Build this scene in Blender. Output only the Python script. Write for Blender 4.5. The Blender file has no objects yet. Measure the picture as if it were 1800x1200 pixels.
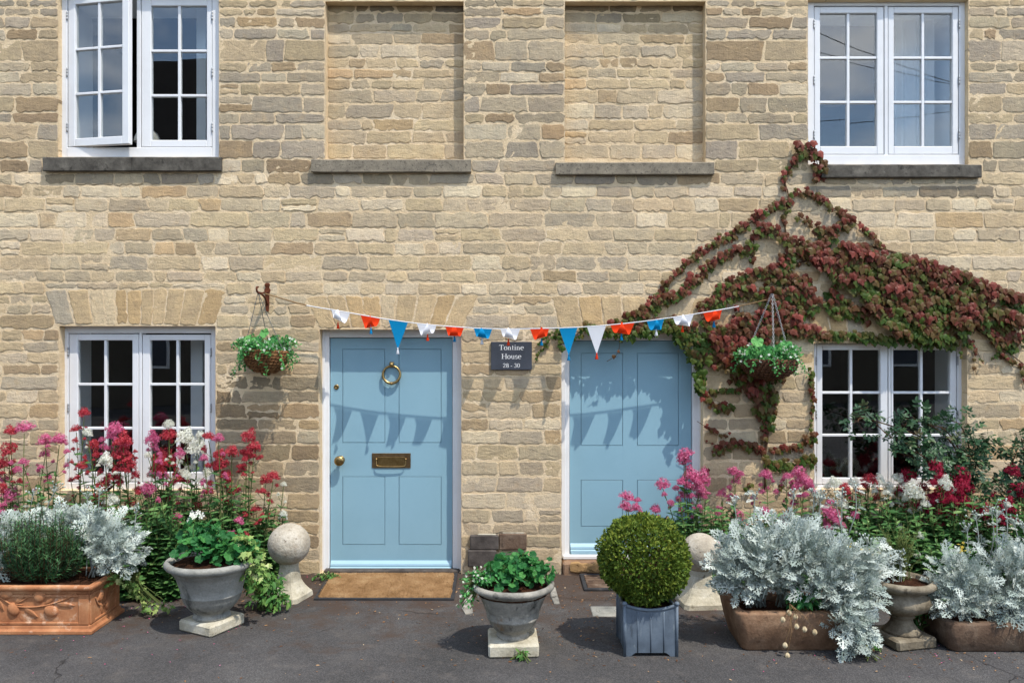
import bpy, math, random
import numpy as np
CLX = 3.1
from mathutils import Vector, Matrix, noise

# ------------------------------------------------------------------ camera, sky, sun, exposure
scene = bpy.context.scene
DIST, FPX, EYE = 6.0, 1400.0, 1.75          # camera to facade, focal length in photo pixels, eye height
cam_data = bpy.data.cameras.new('camera')
cam_data.lens = 28.0
cam_data.sensor_width = 36.0
cam_data.clip_start = 0.05
cam_data.clip_end = 3000
camera = bpy.data.objects.new('camera', cam_data)
camera.location = (0, -DIST, EYE)
camera.rotation_euler = (math.radians(90), 0, 0)
scene.collection.objects.link(camera)
scene.camera = camera

SUN_DIR = Vector((-0.95, 1.0, -2.55)).normalized()      # the way the light travels
sun_data = bpy.data.lights.new('sun', 'SUN')
sun_data.energy = 2.35
sun_data.angle = math.radians(0.55)
sun_data.color = (1.0, 0.94, 0.85)
sun = bpy.data.objects.new('sun', sun_data)
sun.rotation_euler = SUN_DIR.to_track_quat('-Z', 'Y').to_euler()
sun.location = (6, -8, 15)
scene.collection.objects.link(sun)

world = bpy.data.worlds.new('World')
scene.world = world
world.use_nodes = True
wt = world.node_tree
wt.nodes.clear()
w_out = wt.nodes.new('ShaderNodeOutputWorld')
w_bg = wt.nodes.new('ShaderNodeBackground')
w_bg.inputs['Strength'].default_value = 0.15
w_sky = wt.nodes.new('ShaderNodeTexSky')
w_sky.sky_type = 'NISHITA'
w_sky.sun_disc = False
w_sky.dust_density = 0.25
w_sky.ozone_density = 1.2
w_sky.sun_elevation = math.asin(-SUN_DIR.z)
w_sky.sun_rotation = math.atan2(-SUN_DIR.x, -SUN_DIR.y)
# scattered clouds on the sky
w_tc = wt.nodes.new('ShaderNodeTexCoord')
w_map = wt.nodes.new('ShaderNodeMapping')
w_map.inputs['Scale'].default_value = (1.0, 1.0, 2.6)
w_map.inputs['Location'].default_value = (CLX, 0.0, 0.0)
w_n = wt.nodes.new('ShaderNodeTexNoise')
w_n.inputs['Scale'].default_value = 2.6
w_n.inputs['Detail'].default_value = 8
w_n.inputs['Roughness'].default_value = 0.58
w_ramp = wt.nodes.new('ShaderNodeValToRGB')
w_ramp.color_ramp.elements[0].position = 0.46
w_ramp.color_ramp.elements[1].position = 0.66
w_mix = wt.nodes.new('ShaderNodeMix')
w_mix.data_type = 'RGBA'
w_mix.inputs['B'].default_value = (8.2, 8.6, 9.2, 1)
wt.links.new(w_tc.outputs['Generated'], w_map.inputs['Vector'])
wt.links.new(w_map.outputs['Vector'], w_n.inputs['Vector'])
wt.links.new(w_n.outputs['Fac'], w_ramp.inputs['Fac'])
wt.links.new(w_ramp.outputs['Color'], w_mix.inputs['Factor'])
wt.links.new(w_sky.outputs['Color'], w_mix.inputs['A'])
wt.links.new(w_mix.outputs['Result'], w_bg.inputs['Color'])
wt.links.new(w_bg.outputs['Background'], w_out.inputs['Surface'])

vs = scene.view_settings
vs.view_transform = 'Standard'
vs.look = 'None'
vs.gamma = 1.0
vs.use_curve_mapping = False
vs.exposure = 1.04

# ------------------------------------------------------------------ photo pixels to places
def W(px, py, y=0.0):
    """The point of the plane at depth y that the photograph shows at (px, py)."""
    s = (DIST + y) / FPX
    return np.array([(px - 900.0) * s, y, EYE - (py - 600.0) * s])

def WX(px, y=0.0): return (px - 900.0) * (DIST + y) / FPX
def WZ(py, y=0.0): return EYE - (py - 600.0) * (DIST + y) / FPX

def srgb(r, g, b, k=1.0):
    f = lambda c: (c / 255 / 12.92) if c <= 10 else ((c / 255 + 0.055) / 1.055) ** 2.4
    return (f(r) * k, f(g) * k, f(b) * k)

# ------------------------------------------------------------------ objects
COL = scene.collection

def offset(o):
    v = Vector((0, 0, 0))
    while o is not None:
        v += o.location
        o = o.parent
    return v

def tag(o, label=None, cat=None, group=None, kind=None):
    if label: o['label'] = label
    if cat: o['category'] = cat
    if group: o['group'] = group
    if kind: o['kind'] = kind
    return o

def thing(name, loc, label, cat, group=None):
    o = bpy.data.objects.new(name, None)
    o.empty_display_size = 0.05
    o.location = loc
    COL.objects.link(o)
    return tag(o, label, cat, group)

def obj_from_mesh(name, me, parent=None, loc=None):
    o = bpy.data.objects.new(name, me)
    COL.objects.link(o)
    if parent is not None:
        o.parent = parent
    if loc is not None:
        o.location = loc
    return o

class MB:
    """Collects polygons, then links them as ONE mesh object."""
    def __init__(self):
        self.v, self.l, self.t, self.a, self.c, self.n = [], [], [], [], [], 0

    def add(self, verts, faces, tint=0.0, tone=None):
        verts = np.asarray(verts, float)
        self.v.append(verts)
        self.l.append(np.fromiter((i for f in faces for i in f), int) + self.n)
        self.t.append(np.fromiter((len(f) for f in faces), int))
        self.a.append(np.full(len(verts), tint))
        self.c.append(np.tile(np.array(tone if tone is not None else (0.5, 0.5, 0.5), float), (len(verts), 1)))
        self.n += len(verts)
        return self

    def scatter(self, tpl, pos, ydir, nrm, scale, tint):
        """Copies of a template (its y axis along ydir, its z axis towards nrm)."""
        tv, tl, tt = tpl
        pos = np.asarray(pos, float)
        k = len(pos)
        if k == 0:
            return self
        m = frames(ydir, nrm)
        sc = np.asarray(scale, float)
        if sc.ndim == 1: sc = np.repeat(sc[:, None], 3, axis=1)
        v = np.einsum('nij,nkj->nki', m, tv[None, :, :] * sc[:, None, :]) + pos[:, None, :]
        self.v.append(v.reshape(-1, 3))
        nv = len(tv)
        self.l.append((tl[None, :] + (np.arange(k) * nv)[:, None]).ravel() + self.n)
        self.t.append(np.tile(tt, k))
        self.a.append(np.repeat(np.broadcast_to(np.asarray(tint, float), (k,)), nv))
        self.c.append(np.full((k * nv, 3), 0.5))
        self.n += k * nv
        return self

    def mesh(self, name, mat, smooth=False, off=(0, 0, 0)):
        v = np.concatenate(self.v) - np.array(off)
        l = np.concatenate(self.l)
        t = np.concatenate(self.t)
        me = bpy.data.meshes.new(name)
        me.vertices.add(len(v))
        me.vertices.foreach_set('co', v.ravel().astype(np.float32))
        me.loops.add(len(l))
        me.loops.foreach_set('vertex_index', l.astype(np.int32))
        me.polygons.add(len(t))
        starts = np.concatenate(([0], np.cumsum(t)[:-1]))
        me.polygons.foreach_set('loop_start', starts.astype(np.int32))
        me.polygons.foreach_set('use_smooth', np.full(len(t), bool(smooth)))
        a = me.attributes.new('tint', 'FLOAT', 'POINT')
        a.data.foreach_set('value', np.concatenate(self.a).astype(np.float32))
        c = me.attributes.new('tone', 'FLOAT_COLOR', 'POINT')
        cc = np.concatenate(self.c)
        c.data.foreach_set('color', np.concatenate([cc, np.ones((len(cc), 1))], 1).ravel().astype(np.float32))
        me.update(calc_edges=True)
        me.validate()
        if mat: me.materials.append(mat)
        return me

    def build(self, name, mat, parent=None, smooth=False, kind=None):
        off = offset(parent)
        o = obj_from_mesh(name, self.mesh(name, mat, smooth, off), parent)
        if kind: o['kind'] = kind
        return o

def unit(a):
    a = np.asarray(a, float)
    return a / np.maximum(np.linalg.norm(a, axis=-1, keepdims=True), 1e-9)

def frames(ydir, nrm):
    y = unit(ydir)
    x = np.cross(y, nrm)
    bad = np.linalg.norm(x, axis=1) < 1e-4
    if bad.any(): x[bad] = np.cross(y[bad], np.array([0.3, 0.5, 0.8]))
    x = unit(x)
    z = np.cross(x, y)
    return np.stack([x, y, z], axis=2)

def T(verts, faces):
    return (np.asarray(verts, float), np.fromiter((i for f in faces for i in f), int), np.fromiter((len(f) for f in faces), int))

def join(*tpls):
    vs_, ls, ts, n = [], [], [], 0
    for v, l, t in tpls:
        vs_.append(v); ls.append(l + n); ts.append(t); n += len(v)
    return (np.concatenate(vs_), np.concatenate(ls), np.concatenate(ts))

def xform(tpl, m):
    v, l, t = tpl
    m = np.array(m)
    return (v @ m[:3, :3].T + m[:3, 3], l, t)

def leaf_objects(name, meshes, pick, pos, ydir, nrm, scale, parent):
    """Single leaves (objects that share mesh data) under their plant."""
    m = frames(ydir, nrm)
    off = np.array(offset(parent))
    for i in range(len(pos)):
        o = bpy.data.objects.new(name, meshes[pick[i]])
        M4 = Matrix.Identity(4)
        for r in range(3):
            for c in range(3):
                M4[r][c] = m[i][r][c] * scale[i]
            M4[r][3] = pos[i][r] - off[r]
        o.parent = parent
        o.matrix_basis = M4
        COL.objects.link(o)

# chamfered box --------------------------------------------------------------
def _cbox_topology():
    ids, k = {}, 0
    for sx in (-1, 1):
        for sy in (-1, 1):
            for sz in (-1, 1):
                for a in range(3):
                    ids[(sx, sy, sz, a)] = k; k += 1
    faces = []
    for a in range(3):
        b, c = (a + 1) % 3, (a + 2) % 3
        for s in (-1, 1):
            loop = []
            for (sb, sc) in ((-1, -1), (1, -1), (1, 1), (-1, 1)):
                q = [0, 0, 0]; q[a] = s; q[b] = sb; q[c] = sc
                loop.append(ids[(*q, a)])
            faces.append(loop if s > 0 else loop[::-1])
        for sb in (-1, 1):                       # edges between faces a and b, running along c
            for sa in (-1, 1):
                lo = [0, 0, 0]; hi = [0, 0, 0]
                lo[a] = hi[a] = sa; lo[b] = hi[b] = sb; lo[c] = -1; hi[c] = 1
                f = [ids[(*lo, a)], ids[(*hi, a)], ids[(*hi, b)], ids[(*lo, b)]]
                faces.append(f if sa * sb < 0 else f[::-1])
    for sx in (-1, 1):
        for sy in (-1, 1):
            for sz in (-1, 1):
                f = [ids[(sx, sy, sz, 0)], ids[(sx, sy, sz, 1)], ids[(sx, sy, sz, 2)]]
                faces.append(f if sx * sy * sz > 0 else f[::-1])
    return ids, faces
_CB_IDS, _CB_FACES = _cbox_topology()

def box(mb, x0, x1, y0, y1, z0, z1, bev=0.002, tint=0.0, tone=None, fn=None):
    c = np.array([(x0 + x1) / 2, (y0 + y1) / 2, (z0 + z1) / 2])
    h = np.array([abs(x1 - x0) / 2, abs(y1 - y0) / 2, abs(z1 - z0) / 2])
    b = min(bev, h.min() * 0.45)
    v = np.zeros((24, 3))
    for (sx, sy, sz, a), k in _CB_IDS.items():
        p = np.array([sx, sy, sz]) * (h - b)
        p[a] = (sx, sy, sz)[a] * h[a]
        v[k] = c + p
    if fn is not None: v = np.array([fn(p) for p in v])
    mb.add(v, _CB_FACES, tint, tone)

def tube(mb, pts, rad, sides=6, tint=0.0, closed=False, cap=True):
    pts = np.asarray(pts, float)
    n = len(pts)
    rad = np.broadcast_to(np.asarray(rad, float), (n,))
    if closed:
        tan = unit(np.roll(pts, -1, 0) - np.roll(pts, 1, 0))
    else:
        tan = np.gradient(pts, axis=0); tan = unit(tan)
    ref = np.array([0.0, 0.0, 1.0]) if abs(tan[0][2]) < 0.9 else np.array([0.0, 1.0, 0.0])
    u = unit(np.cross(tan[0], ref))
    ring = []
    ang = np.arange(sides) * 2 * math.pi / sides
    for i in range(n):
        u = u - tan[i] * np.dot(u, tan[i]); u = unit(u)
        w = np.cross(tan[i], u)
        ring.append(pts[i] + rad[i] * (np.cos(ang)[:, None] * u + np.sin(ang)[:, None] * w))
    faces = []
    m = n if closed else n - 1
    for i in range(m):
        j = (i + 1) % n
        for k in range(sides):
            k2 = (k + 1) % sides
            faces.append([i * sides + k, i * sides + k2, j * sides + k2, j * sides + k])
    if cap and not closed:
        faces.append(list(range(sides))[::-1]); faces.append([(n - 1) * sides + k for k in range(sides)])
    mb.add(np.concatenate(ring), faces, tint)

def lathe(mb, profile, n=40, cx=0, cy=0, cz=0, fn=None, tint=0.0, cap=True):
    ang = np.arange(n) * 2 * math.pi / n
    v = []
    for (r, z) in profile:
        for a in ang:
            rr = r if fn is None else fn(r, z, a)
            v.append((cx + rr * math.cos(a), cy + rr * math.sin(a), cz + z))
    faces = []
    for i in range(len(profile) - 1):
        for k in range(n):
            k2 = (k + 1) % n
            faces.append([i * n + k, i * n + k2, (i + 1) * n + k2, (i + 1) * n + k])
    if cap:
        faces.append(list(range(n))[::-1]); faces.append([(len(profile) - 1) * n + k for k in range(n)])
    mb.add(v, faces, tint)

def spline(pts, n):
    """Catmull-Rom through the points."""
    p = np.asarray(pts, float)
    if len(p) == 2:
        t = np.linspace(0, 1, n)[:, None]
        return p[0] * (1 - t) + p[1] * t
    p = np.vstack([2 * p[0] - p[1], p, 2 * p[-1] - p[-2]])
    out = []
    seg = len(p) - 3
    for u in np.linspace(0, seg - 1e-6, n):
        i = int(u); t = u - i
        a, b, c, d = p[i], p[i + 1], p[i + 2], p[i + 3]
        out.append(0.5 * (2 * b + (c - a) * t + (2 * a - 5 * b + 4 * c - d) * t * t + (3 * b - a - 3 * c + d) * t ** 3))
    return np.array(out)

def ellipsoid(mb, c, r, nu=10, nv=8, tint=0.0, fn=None):
    v, f = [], []
    for i in range(nv + 1):
        th = math.pi * i / nv
        for k in range(nu):
            ph = 2 * math.pi * k / nu
            d = np.array([math.sin(th) * math.cos(ph), math.sin(th) * math.sin(ph), math.cos(th)])
            q = 1.0 if fn is None else fn(d)
            v.append(np.array(c) + d * np.array(r) * q)
    for i in range(nv):
        for k in range(nu):
            k2 = (k + 1) % nu
            f.append([i * nu + k, (i + 1) * nu + k, (i + 1) * nu + k2, i * nu + k2])
    mb.add(v, f, tint)

def pnoise(x, y, z=0.0): return noise.noise(Vector((x, y, z)))

# ------------------------------------------------------------------ materials
class NT:
    def __init__(self, name):
        self.m = bpy.data.materials.new(name)
        self.m.use_nodes = True
        self.t = self.m.node_tree
        self.t.nodes.clear()
        self.out = self.t.nodes.new('ShaderNodeOutputMaterial')

    def n(self, kind, **kw):
        nd = self.t.nodes.new('ShaderNode' + kind)
        for k, v in kw.items():
            if hasattr(nd, k) and k not in nd.inputs: setattr(nd, k, v)
            else: nd.inputs[k].default_value = v
        return nd

    def link(self, a, b): self.t.links.new(a, b)

    def pos(self, scale=(1, 1, 1)):
        g = self.n('NewGeometry')
        mp = self.n('Mapping')
        mp.inputs['Scale'].default_value = scale
        self.link(g.outputs['Position'], mp.inputs['Vector'])
        return mp.outputs['Vector']

    def noise(self, scale, detail=5, rough=0.55, stretch=(1, 1, 1)):
        nd = self.n('TexNoise', Scale=scale, Detail=detail, Roughness=rough)
        self.link(self.pos(stretch), nd.inputs['Vector'])
        return nd.outputs['Fac']

    def ramp(self, fac, stops):
        r = self.n('ValToRGB')
        e = r.color_ramp.elements
        while len(e) < len(stops): e.new(0.5)
        for k, (p, c) in enumerate(stops):
            e[k].position = p
            e[k].color = (*c, 1) if len(c) == 3 else c
        self.link(fac, r.inputs['Fac'])
        return r.outputs['Color']

    def grey(self, fac, lo, hi, a=0.0, b=1.0):
        mr = self.n('MapRange')
        mr.inputs['From Min'].default_value = lo; mr.inputs['From Max'].default_value = hi
        mr.inputs['To Min'].default_value = a; mr.inputs['To Max'].default_value = b
        self.link(fac, mr.inputs['Value'])
        return mr.outputs['Result']

    def mix(self, fac, a, b, mode='MIX'):
        nd = self.n('Mix', data_type='RGBA', blend_type=mode)
        for s, v in (('Factor', fac), ('A', a), ('B', b)):
            if isinstance(v, (int, float)): nd.inputs[s].default_value = v
            elif isinstance(v, tuple): nd.inputs[s].default_value = (*v, 1) if len(v) == 3 else v
            else: self.link(v, nd.inputs[s])
        return nd.outputs['Result']

    def math(self, op, a, b=0.0, clamp=False):
        nd = self.n('Math', operation=op, use_clamp=clamp)
        for i, v in enumerate((a, b)):
            if isinstance(v, (int, float)): nd.inputs[i].default_value = v
            else: self.link(v, nd.inputs[i])
        return nd.outputs[0]

    def bump(self, h, strength=0.4, dist=0.01, normal=None):
        b = self.n('Bump', Strength=strength, Distance=dist)
        self.link(h, b.inputs['Height'])
        if normal is not None: self.link(normal, b.inputs['Normal'])
        return b.outputs['Normal']

    def principled(self, color, rough=0.8, spec=0.3, metal=0.0, normal=None, **kw):
        p = self.n('BsdfPrincipled')
        for s, v in (('Base Color', color), ('Roughness', rough), ('Specular IOR Level', spec), ('Metallic', metal)):
            if isinstance(v, tuple): p.inputs[s].default_value = (*v, 1)
            elif isinstance(v, (int, float)): p.inputs[s].default_value = v
            else: self.link(v, p.inputs[s])
        for k, v in kw.items(): p.inputs[k].default_value = v
        if normal is not None: self.link(normal, p.inputs['Normal'])
        return p.outputs['BSDF']

    def done(self, shader):
        self.link(shader, self.out.inputs['Surface'])
        return self.m

def rough_mat(name, stops, scale=6, fine=90, bump=0.4, dist=0.004, rough=0.9, spec=0.2, stains=None, fine_amt=0.35, stretch=(1, 1, 1), metal=0.0):
    """Weathered solid: colour by large noise, grain by fine noise, optional stains [(colour, scale, lo, hi)]."""
    q = NT(name)
    col = q.ramp(q.noise(scale, 6, 0.6, stretch), stops)
    fn = q.noise(fine, 4, 0.7)
    col = q.mix(q.grey(fn, 0.3, 0.7, 0.0, fine_amt), col, q.mix(1.0, col, (0.45, 0.43, 0.40), 'MULTIPLY'))
    for (c, s, lo, hi, st) in (stains or []):
        col = q.mix(q.grey(q.noise(s, 7, 0.65, st), lo, hi), col, c)
    nb = q.bump(q.math('ADD', fn, q.noise(scale * 4, 4)), bump, dist)
    return q.done(q.principled(col, rough, spec, metal, nb))

def paint_mat(name, color, dirt, rough=0.45, spec=0.4):
    q = NT(name)
    g = q.noise(3.0, 6, 0.65)
    f = q.noise(160, 3, 0.5, (1, 1, 0.25))
    col = q.mix(q.grey(g, 0.45, 0.75, 0.0, 0.35), color, dirt)
    col = q.mix(q.grey(q.noise(45, 5, 0.7), 0.60, 0.75, 0.0, 0.35), col, dirt)
    return q.done(q.principled(col, rough, spec, 0.0, q.bump(f, 0.12, 0.001)))

def plant_mat(name, stops, transl=0.25, rough=0.55, spec=0.25, tcol=None, vein=0.0):
    """Leaf and petal material: each leaf takes its own shade from the ramp."""
    q = NT(name)
    at = q.n('Attribute', attribute_name='tint')
    oi = q.n('ObjectInfo')
    fr = q.math('FRACT', q.math('ADD', at.outputs['Fac'], q.math('MULTIPLY', oi.outputs['Random'], 0.999)))
    fac = q.math('ADD', q.math('MULTIPLY', fr, 0.8), q.math('MULTIPLY', q.noise(14, 3), 0.2))
    col = q.ramp(fac, stops)
    nb = q.bump(q.noise(120, 2), 0.25, 0.002)
    s = q.principled(col, rough, spec, 0.0, nb)
    if transl > 0:
        tr = q.n('BsdfTranslucent')
        if tcol is None: q.link(col, tr.inputs['Color'])
        else: q.link(q.mix(0.6, col, tcol), tr.inputs['Color'])
        mx = q.n('MixShader'); mx.inputs['Fac'].default_value = transl
        q.link(s, mx.inputs[1]); q.link(tr.outputs['BSDF'], mx.inputs[2])
        s = mx.outputs['Shader']
    return q.done(s)

def hue_mat(name, stops, transl=0.2, rough=0.45, spec=0.3):
    """Leaf material whose place on the ramp is fixed per leaf shape (tint)."""
    q = NT(name)
    at = q.n('Attribute', attribute_name='tint')
    fac = q.math('ADD', at.outputs['Fac'], q.math('MULTIPLY', q.math('SUBTRACT', q.noise(30, 3), 0.5), 0.35))
    col = q.ramp(fac, stops)
    s = q.principled(col, rough, spec, 0.0, q.bump(q.noise(110, 2), 0.25, 0.002))
    tr = q.n('BsdfTranslucent'); q.link(col, tr.inputs['Color'])
    mx = q.n('MixShader'); mx.inputs['Fac'].default_value = transl
    q.link(s, mx.inputs[1]); q.link(tr.outputs['BSDF'], mx.inputs[2])
    return q.done(mx.outputs['Shader'])

def stone_mat():
    q = NT('cotswold_stone')
    tone = q.n('Attribute', attribute_name='tone').outputs['Color']
    big = q.noise(9, 6, 0.6)
    col = q.mix(q.grey(big, 0.35, 0.7), q.mix(1.0, tone, (0.84, 0.83, 0.83), 'MULTIPLY'), q.mix(1.0, tone, (1.10, 1.07, 1.0), 'MULTIPLY'))
    bed = q.noise(26, 5, 0.65, (0.35, 1, 1.6))                       # bedding streaks
    col = q.mix(q.grey(bed, 0.54, 0.74, 0, 0.40), col, q.mix(1.0, col, (0.74, 0.71, 0.68), 'MULTIPLY'))
    och = q.noise(13, 5, 0.6)
    col = q.mix(q.grey(och, 0.56, 0.74, 0, 0.30), col, srgb(192, 158, 112))
    lich = q.noise(34, 7, 0.72)
    col = q.mix(q.grey(lich, 0.58, 0.68, 0, 0.60), col, q.mix(1.0, col, (0.45, 0.44, 0.45), 'MULTIPLY'))
    tool = q.noise(85, 3, 0.6, (1.0, 1, 0.22))                      # vertical tooling
    gr = q.noise(120, 4, 0.8)
    col = q.mix(q.grey(tool, 0.4, 0.65, 0, 0.22), col, q.mix(1.0, col, (0.72, 0.70, 0.68), 'MULTIPLY'))
    col = q.mix(q.grey(gr, 0.3, 0.7, 0, 0.30), col, q.mix(1.0, col, (0.62, 0.60, 0.58), 'MULTIPLY'))
    chip = q.noise(42, 6, 0.75)
    h = q.math('ADD', q.math('ADD', q.math('MULTIPLY', tool, 0.4), q.math('MULTIPLY', chip, 0.9)), q.math('ADD', q.math('MULTIPLY', bed, 0.6), q.math('MULTIPLY', gr, 0.5)))
    return q.done(q.principled(col, 0.95, 0.12, 0.0, q.bump(h, 0.75, 0.008)))

def mortar_mat():
    q = NT('lime_mortar')
    col = q.ramp(q.noise(5, 6, 0.6), [(0.3, srgb(206, 182, 144)), (0.55, srgb(219, 196, 160)), (0.75, srgb(226, 208, 178))])
    gr = q.noise(110, 5, 0.8)
    col = q.mix(q.grey(gr, 0.35, 0.7, 0, 0.35), col, q.mix(1.0, col, (0.55, 0.50, 0.45), 'MULTIPLY'))
    d = q.noise(16, 6, 0.7)
    col = q.mix(q.grey(d, 0.58, 0.75, 0, 0.5), col, srgb(150, 128, 98))
    h = q.math('ADD', gr, q.math('MULTIPLY', q.noise(60, 4), 1.6))
    return q.done(q.principled(col, 0.97, 0.08, 0.0, q.bump(h, 0.6, 0.006)))

M = {}
M['stone'] = stone_mat()
M['mortar'] = mortar_mat()
M['white_paint'] = paint_mat('white_paint', (0.71, 0.71, 0.705), (0.50, 0.485, 0.46))
M['door_white'] = paint_mat('door_frame_white', (0.74, 0.74, 0.73), (0.50, 0.48, 0.44))
M['blue_paint'] = paint_mat('blue_door_paint', srgb(134, 169, 182), srgb(120, 154, 168), rough=0.38)
M['blue_light'] = paint_mat('pale_blue_paint', srgb(148, 180, 194), srgb(130, 162, 178), rough=0.38)
M['sill_dark'] = rough_mat('lichened_sill', [(0.3, srgb(66, 62, 56)), (0.6, srgb(100, 95, 86)), (0.8, srgb(128, 122, 110))], 14, 140, 0.5,
                           stains=[(srgb(205, 205, 195), 30, 0.70, 0.73, (1, 1, 1)), (srgb(40, 38, 35), 18, 0.58, 0.7, (1, 1, 1))])
M['sill_light'] = rough_mat('worn_sill', [(0.3, srgb(120, 112, 98)), (0.6, srgb(146, 136, 118)), (0.8, srgb(168, 158, 138))], 12, 170, 0.5,
                            stains=[(srgb(80, 74, 66), 60, 0.54, 0.66, (1, 1, 1))], fine_amt=0.6)
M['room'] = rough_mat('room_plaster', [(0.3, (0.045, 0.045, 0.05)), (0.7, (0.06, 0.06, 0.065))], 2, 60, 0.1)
M['reveal'] = rough_mat('reveal_plaster', [(0.3, (0.66, 0.68, 0.70)), (0.7, (0.74, 0.75, 0.76))], 2, 60, 0.1, fine_amt=0.05)
M['brass'] = rough_mat('aged_brass', [(0.3, (0.26, 0.16, 0.06)), (0.6, (0.42, 0.29, 0.12)), (0.8, (0.52, 0.38, 0.18))], 40, 300, 0.1, 0.001, 0.32, 0.5, metal=1.0, fine_amt=0.2)
M['brass_dark'] = rough_mat('bronze_plate', [(0.3, (0.16, 0.10, 0.05)), (0.7, (0.27, 0.18, 0.09))], 30, 300, 0.1, 0.001, 0.42, 0.5, metal=0.9, fine_amt=0.2)
M['steel'] = rough_mat('hinge_steel', [(0.3, (0.30, 0.31, 0.32)), (0.7, (0.48, 0.49, 0.50))], 60, 200, 0.1, 0.001, 0.45, 0.5, metal=0.7)
M['slate'] = rough_mat('slate_plaque', [(0.3, srgb(52, 56, 64)), (0.7, srgb(66, 70, 78))], 8, 200, 0.15, 0.001, 0.55, 0.4, fine_amt=0.1)
M['letter'] = rough_mat('letter_paint', [(0.3, (0.72, 0.72, 0.70)), (0.7, (0.80, 0.80, 0.78))], 20, 200, 0.05, fine_amt=0.05)
M['rust'] = rough_mat('rusted_iron', [(0.3, srgb(64, 34, 22)), (0.6, srgb(104, 54, 32)), (0.8, srgb(122, 70, 42))], 40, 200, 0.5, 0.002, 0.85)
M['wire'] = rough_mat('weathered_wire', [(0.3, srgb(70, 72, 70)), (0.7, srgb(110, 112, 108))], 40, 200, 0.1, 0.001, 0.6)
M['chain'] = rough_mat('galvanised_chain', [(0.3, srgb(150, 148, 144)), (0.7, srgb(200, 198, 194))], 60, 200, 0.1, 0.001, 0.45, 0.5)
M['wicker'] = rough_mat('woven_willow', [(0.3, srgb(70, 44, 24)), (0.55, srgb(122, 84, 50)), (0.75, srgb(168, 128, 84))], 45, 260, 0.5, 0.003, 0.75)
M['wicker_dark'] = rough_mat('dark_willow', [(0.3, srgb(52, 32, 22)), (0.55, srgb(92, 60, 40)), (0.75, srgb(128, 92, 62))], 45, 260, 0.5, 0.003, 0.75)
M['cord'] = rough_mat('white_cord', [(0.3, (0.70, 0.70, 0.70)), (0.7, (0.80, 0.80, 0.80))], 60, 300, 0.3, 0.001)
M['twine'] = rough_mat('brown_twine', [(0.3, srgb(110, 84, 54)), (0.7, srgb(160, 130, 92))], 60, 300, 0.4, 0.001)
def cloth_mat(name, c):
    q = NT(name)
    w = q.noise(420, 2)
    col = q.mix(q.grey(q.noise(12, 3), 0.3, 0.7, 0, 0.3), c, tuple(x * 0.82 for x in c))
    s = q.principled(col, 0.85, 0.15, 0.0, q.bump(w, 0.3, 0.001))
    tr = q.n('BsdfTranslucent'); q.link(col, tr.inputs['Color'])
    mx = q.n('MixShader'); mx.inputs['Fac'].default_value = 0.25
    q.link(s, mx.inputs[1]); q.link(tr.outputs['BSDF'], mx.inputs[2])
    return q.done(mx.outputs['Shader'])
M['cloth_white'] = cloth_mat('white_cotton', (0.72, 0.73, 0.76))
M['cloth_blue'] = cloth_mat('blue_cotton', srgb(8, 130, 180))
M['cloth_red'] = cloth_mat('orange_red_cotton', srgb(222, 62, 22))
M['concrete'] = rough_mat('weathered_cast_stone', [(0.28, srgb(104, 102, 95)), (0.5, srgb(148, 144, 134)), (0.72, srgb(178, 172, 158))], 7, 75, 0.8, 0.004,
                          stains=[(srgb(58, 56, 52), 11, 0.56, 0.68, (1, 1, 0.45)), (srgb(186, 180, 164), 16, 0.60, 0.72, (1, 1, 1)), (srgb(124, 96, 66), 9, 0.62, 0.74, (1, 1, 0.5))], fine_amt=0.5)
M['concrete_grey'] = rough_mat('grey_cast_stone', [(0.28, srgb(116, 117, 112)), (0.5, srgb(146, 145, 137)), (0.72, srgb(172, 169, 158))], 6, 75, 0.7, 0.004,
                          stains=[(srgb(84, 84, 78), 9, 0.58, 0.70, (1, 1, 0.4)), (srgb(140, 112, 76), 7, 0.63, 0.76, (1, 1, 0.5))], fine_amt=0.45)
M['pale_stone'] = rough_mat('pale_plinth_stone', [(0.28, srgb(150, 142, 122)), (0.5, srgb(186, 178, 156)), (0.72, srgb(206, 200, 182))], 9, 75, 0.8, 0.004,
                          stains=[(srgb(96, 88, 72), 20, 0.60, 0.72, (1, 1, 1))], fine_amt=0.4)
M['ball_stone'] = rough_mat('pitted_ball_stone', [(0.28, srgb(148, 138, 122)), (0.5, srgb(178, 168, 150)), (0.72, srgb(198, 190, 174))], 8, 70, 0.9, 0.006,
                          stains=[(srgb(112, 100, 84), 45, 0.60, 0.68, (1, 1, 1)), (srgb(140, 122, 100), 5, 0.55, 0.75, (1, 1, 1))], fine_amt=0.45)
M['terracotta'] = rough_mat('terracotta', [(0.28, srgb(146, 92, 60)), (0.5, srgb(176, 120, 82)), (0.72, srgb(198, 150, 110))], 7, 80, 0.35, 0.002,
                          stains=[(srgb(214, 186, 158), 12, 0.58, 0.74, (1, 1, 1)), (srgb(112, 62, 42), 16, 0.60, 0.74, (1, 1, 1))], fine_amt=0.25)
M['lead'] = rough_mat('lead_planter', [(0.28, srgb(72, 82, 92)), (0.5, srgb(96, 108, 120)), (0.72, srgb(118, 130, 140))], 6, 160, 0.2, 0.002, 0.55, 0.4,
                          stains=[(srgb(150, 158, 160), 22, 0.62, 0.74, (1, 1, 0.25)), (srgb(60, 68, 76), 14, 0.58, 0.72, (1, 1, 0.3))], fine_amt=0.2)
M['trough'] = rough_mat('brown_sandstone', [(0.28, srgb(104, 78, 58)), (0.5, srgb(136, 106, 82)), (0.72, srgb(160, 132, 106))], 8, 75, 0.8, 0.004,
                          stains=[(srgb(90, 68, 52), 13, 0.58, 0.72, (1, 1, 1))], fine_amt=0.45)
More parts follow.
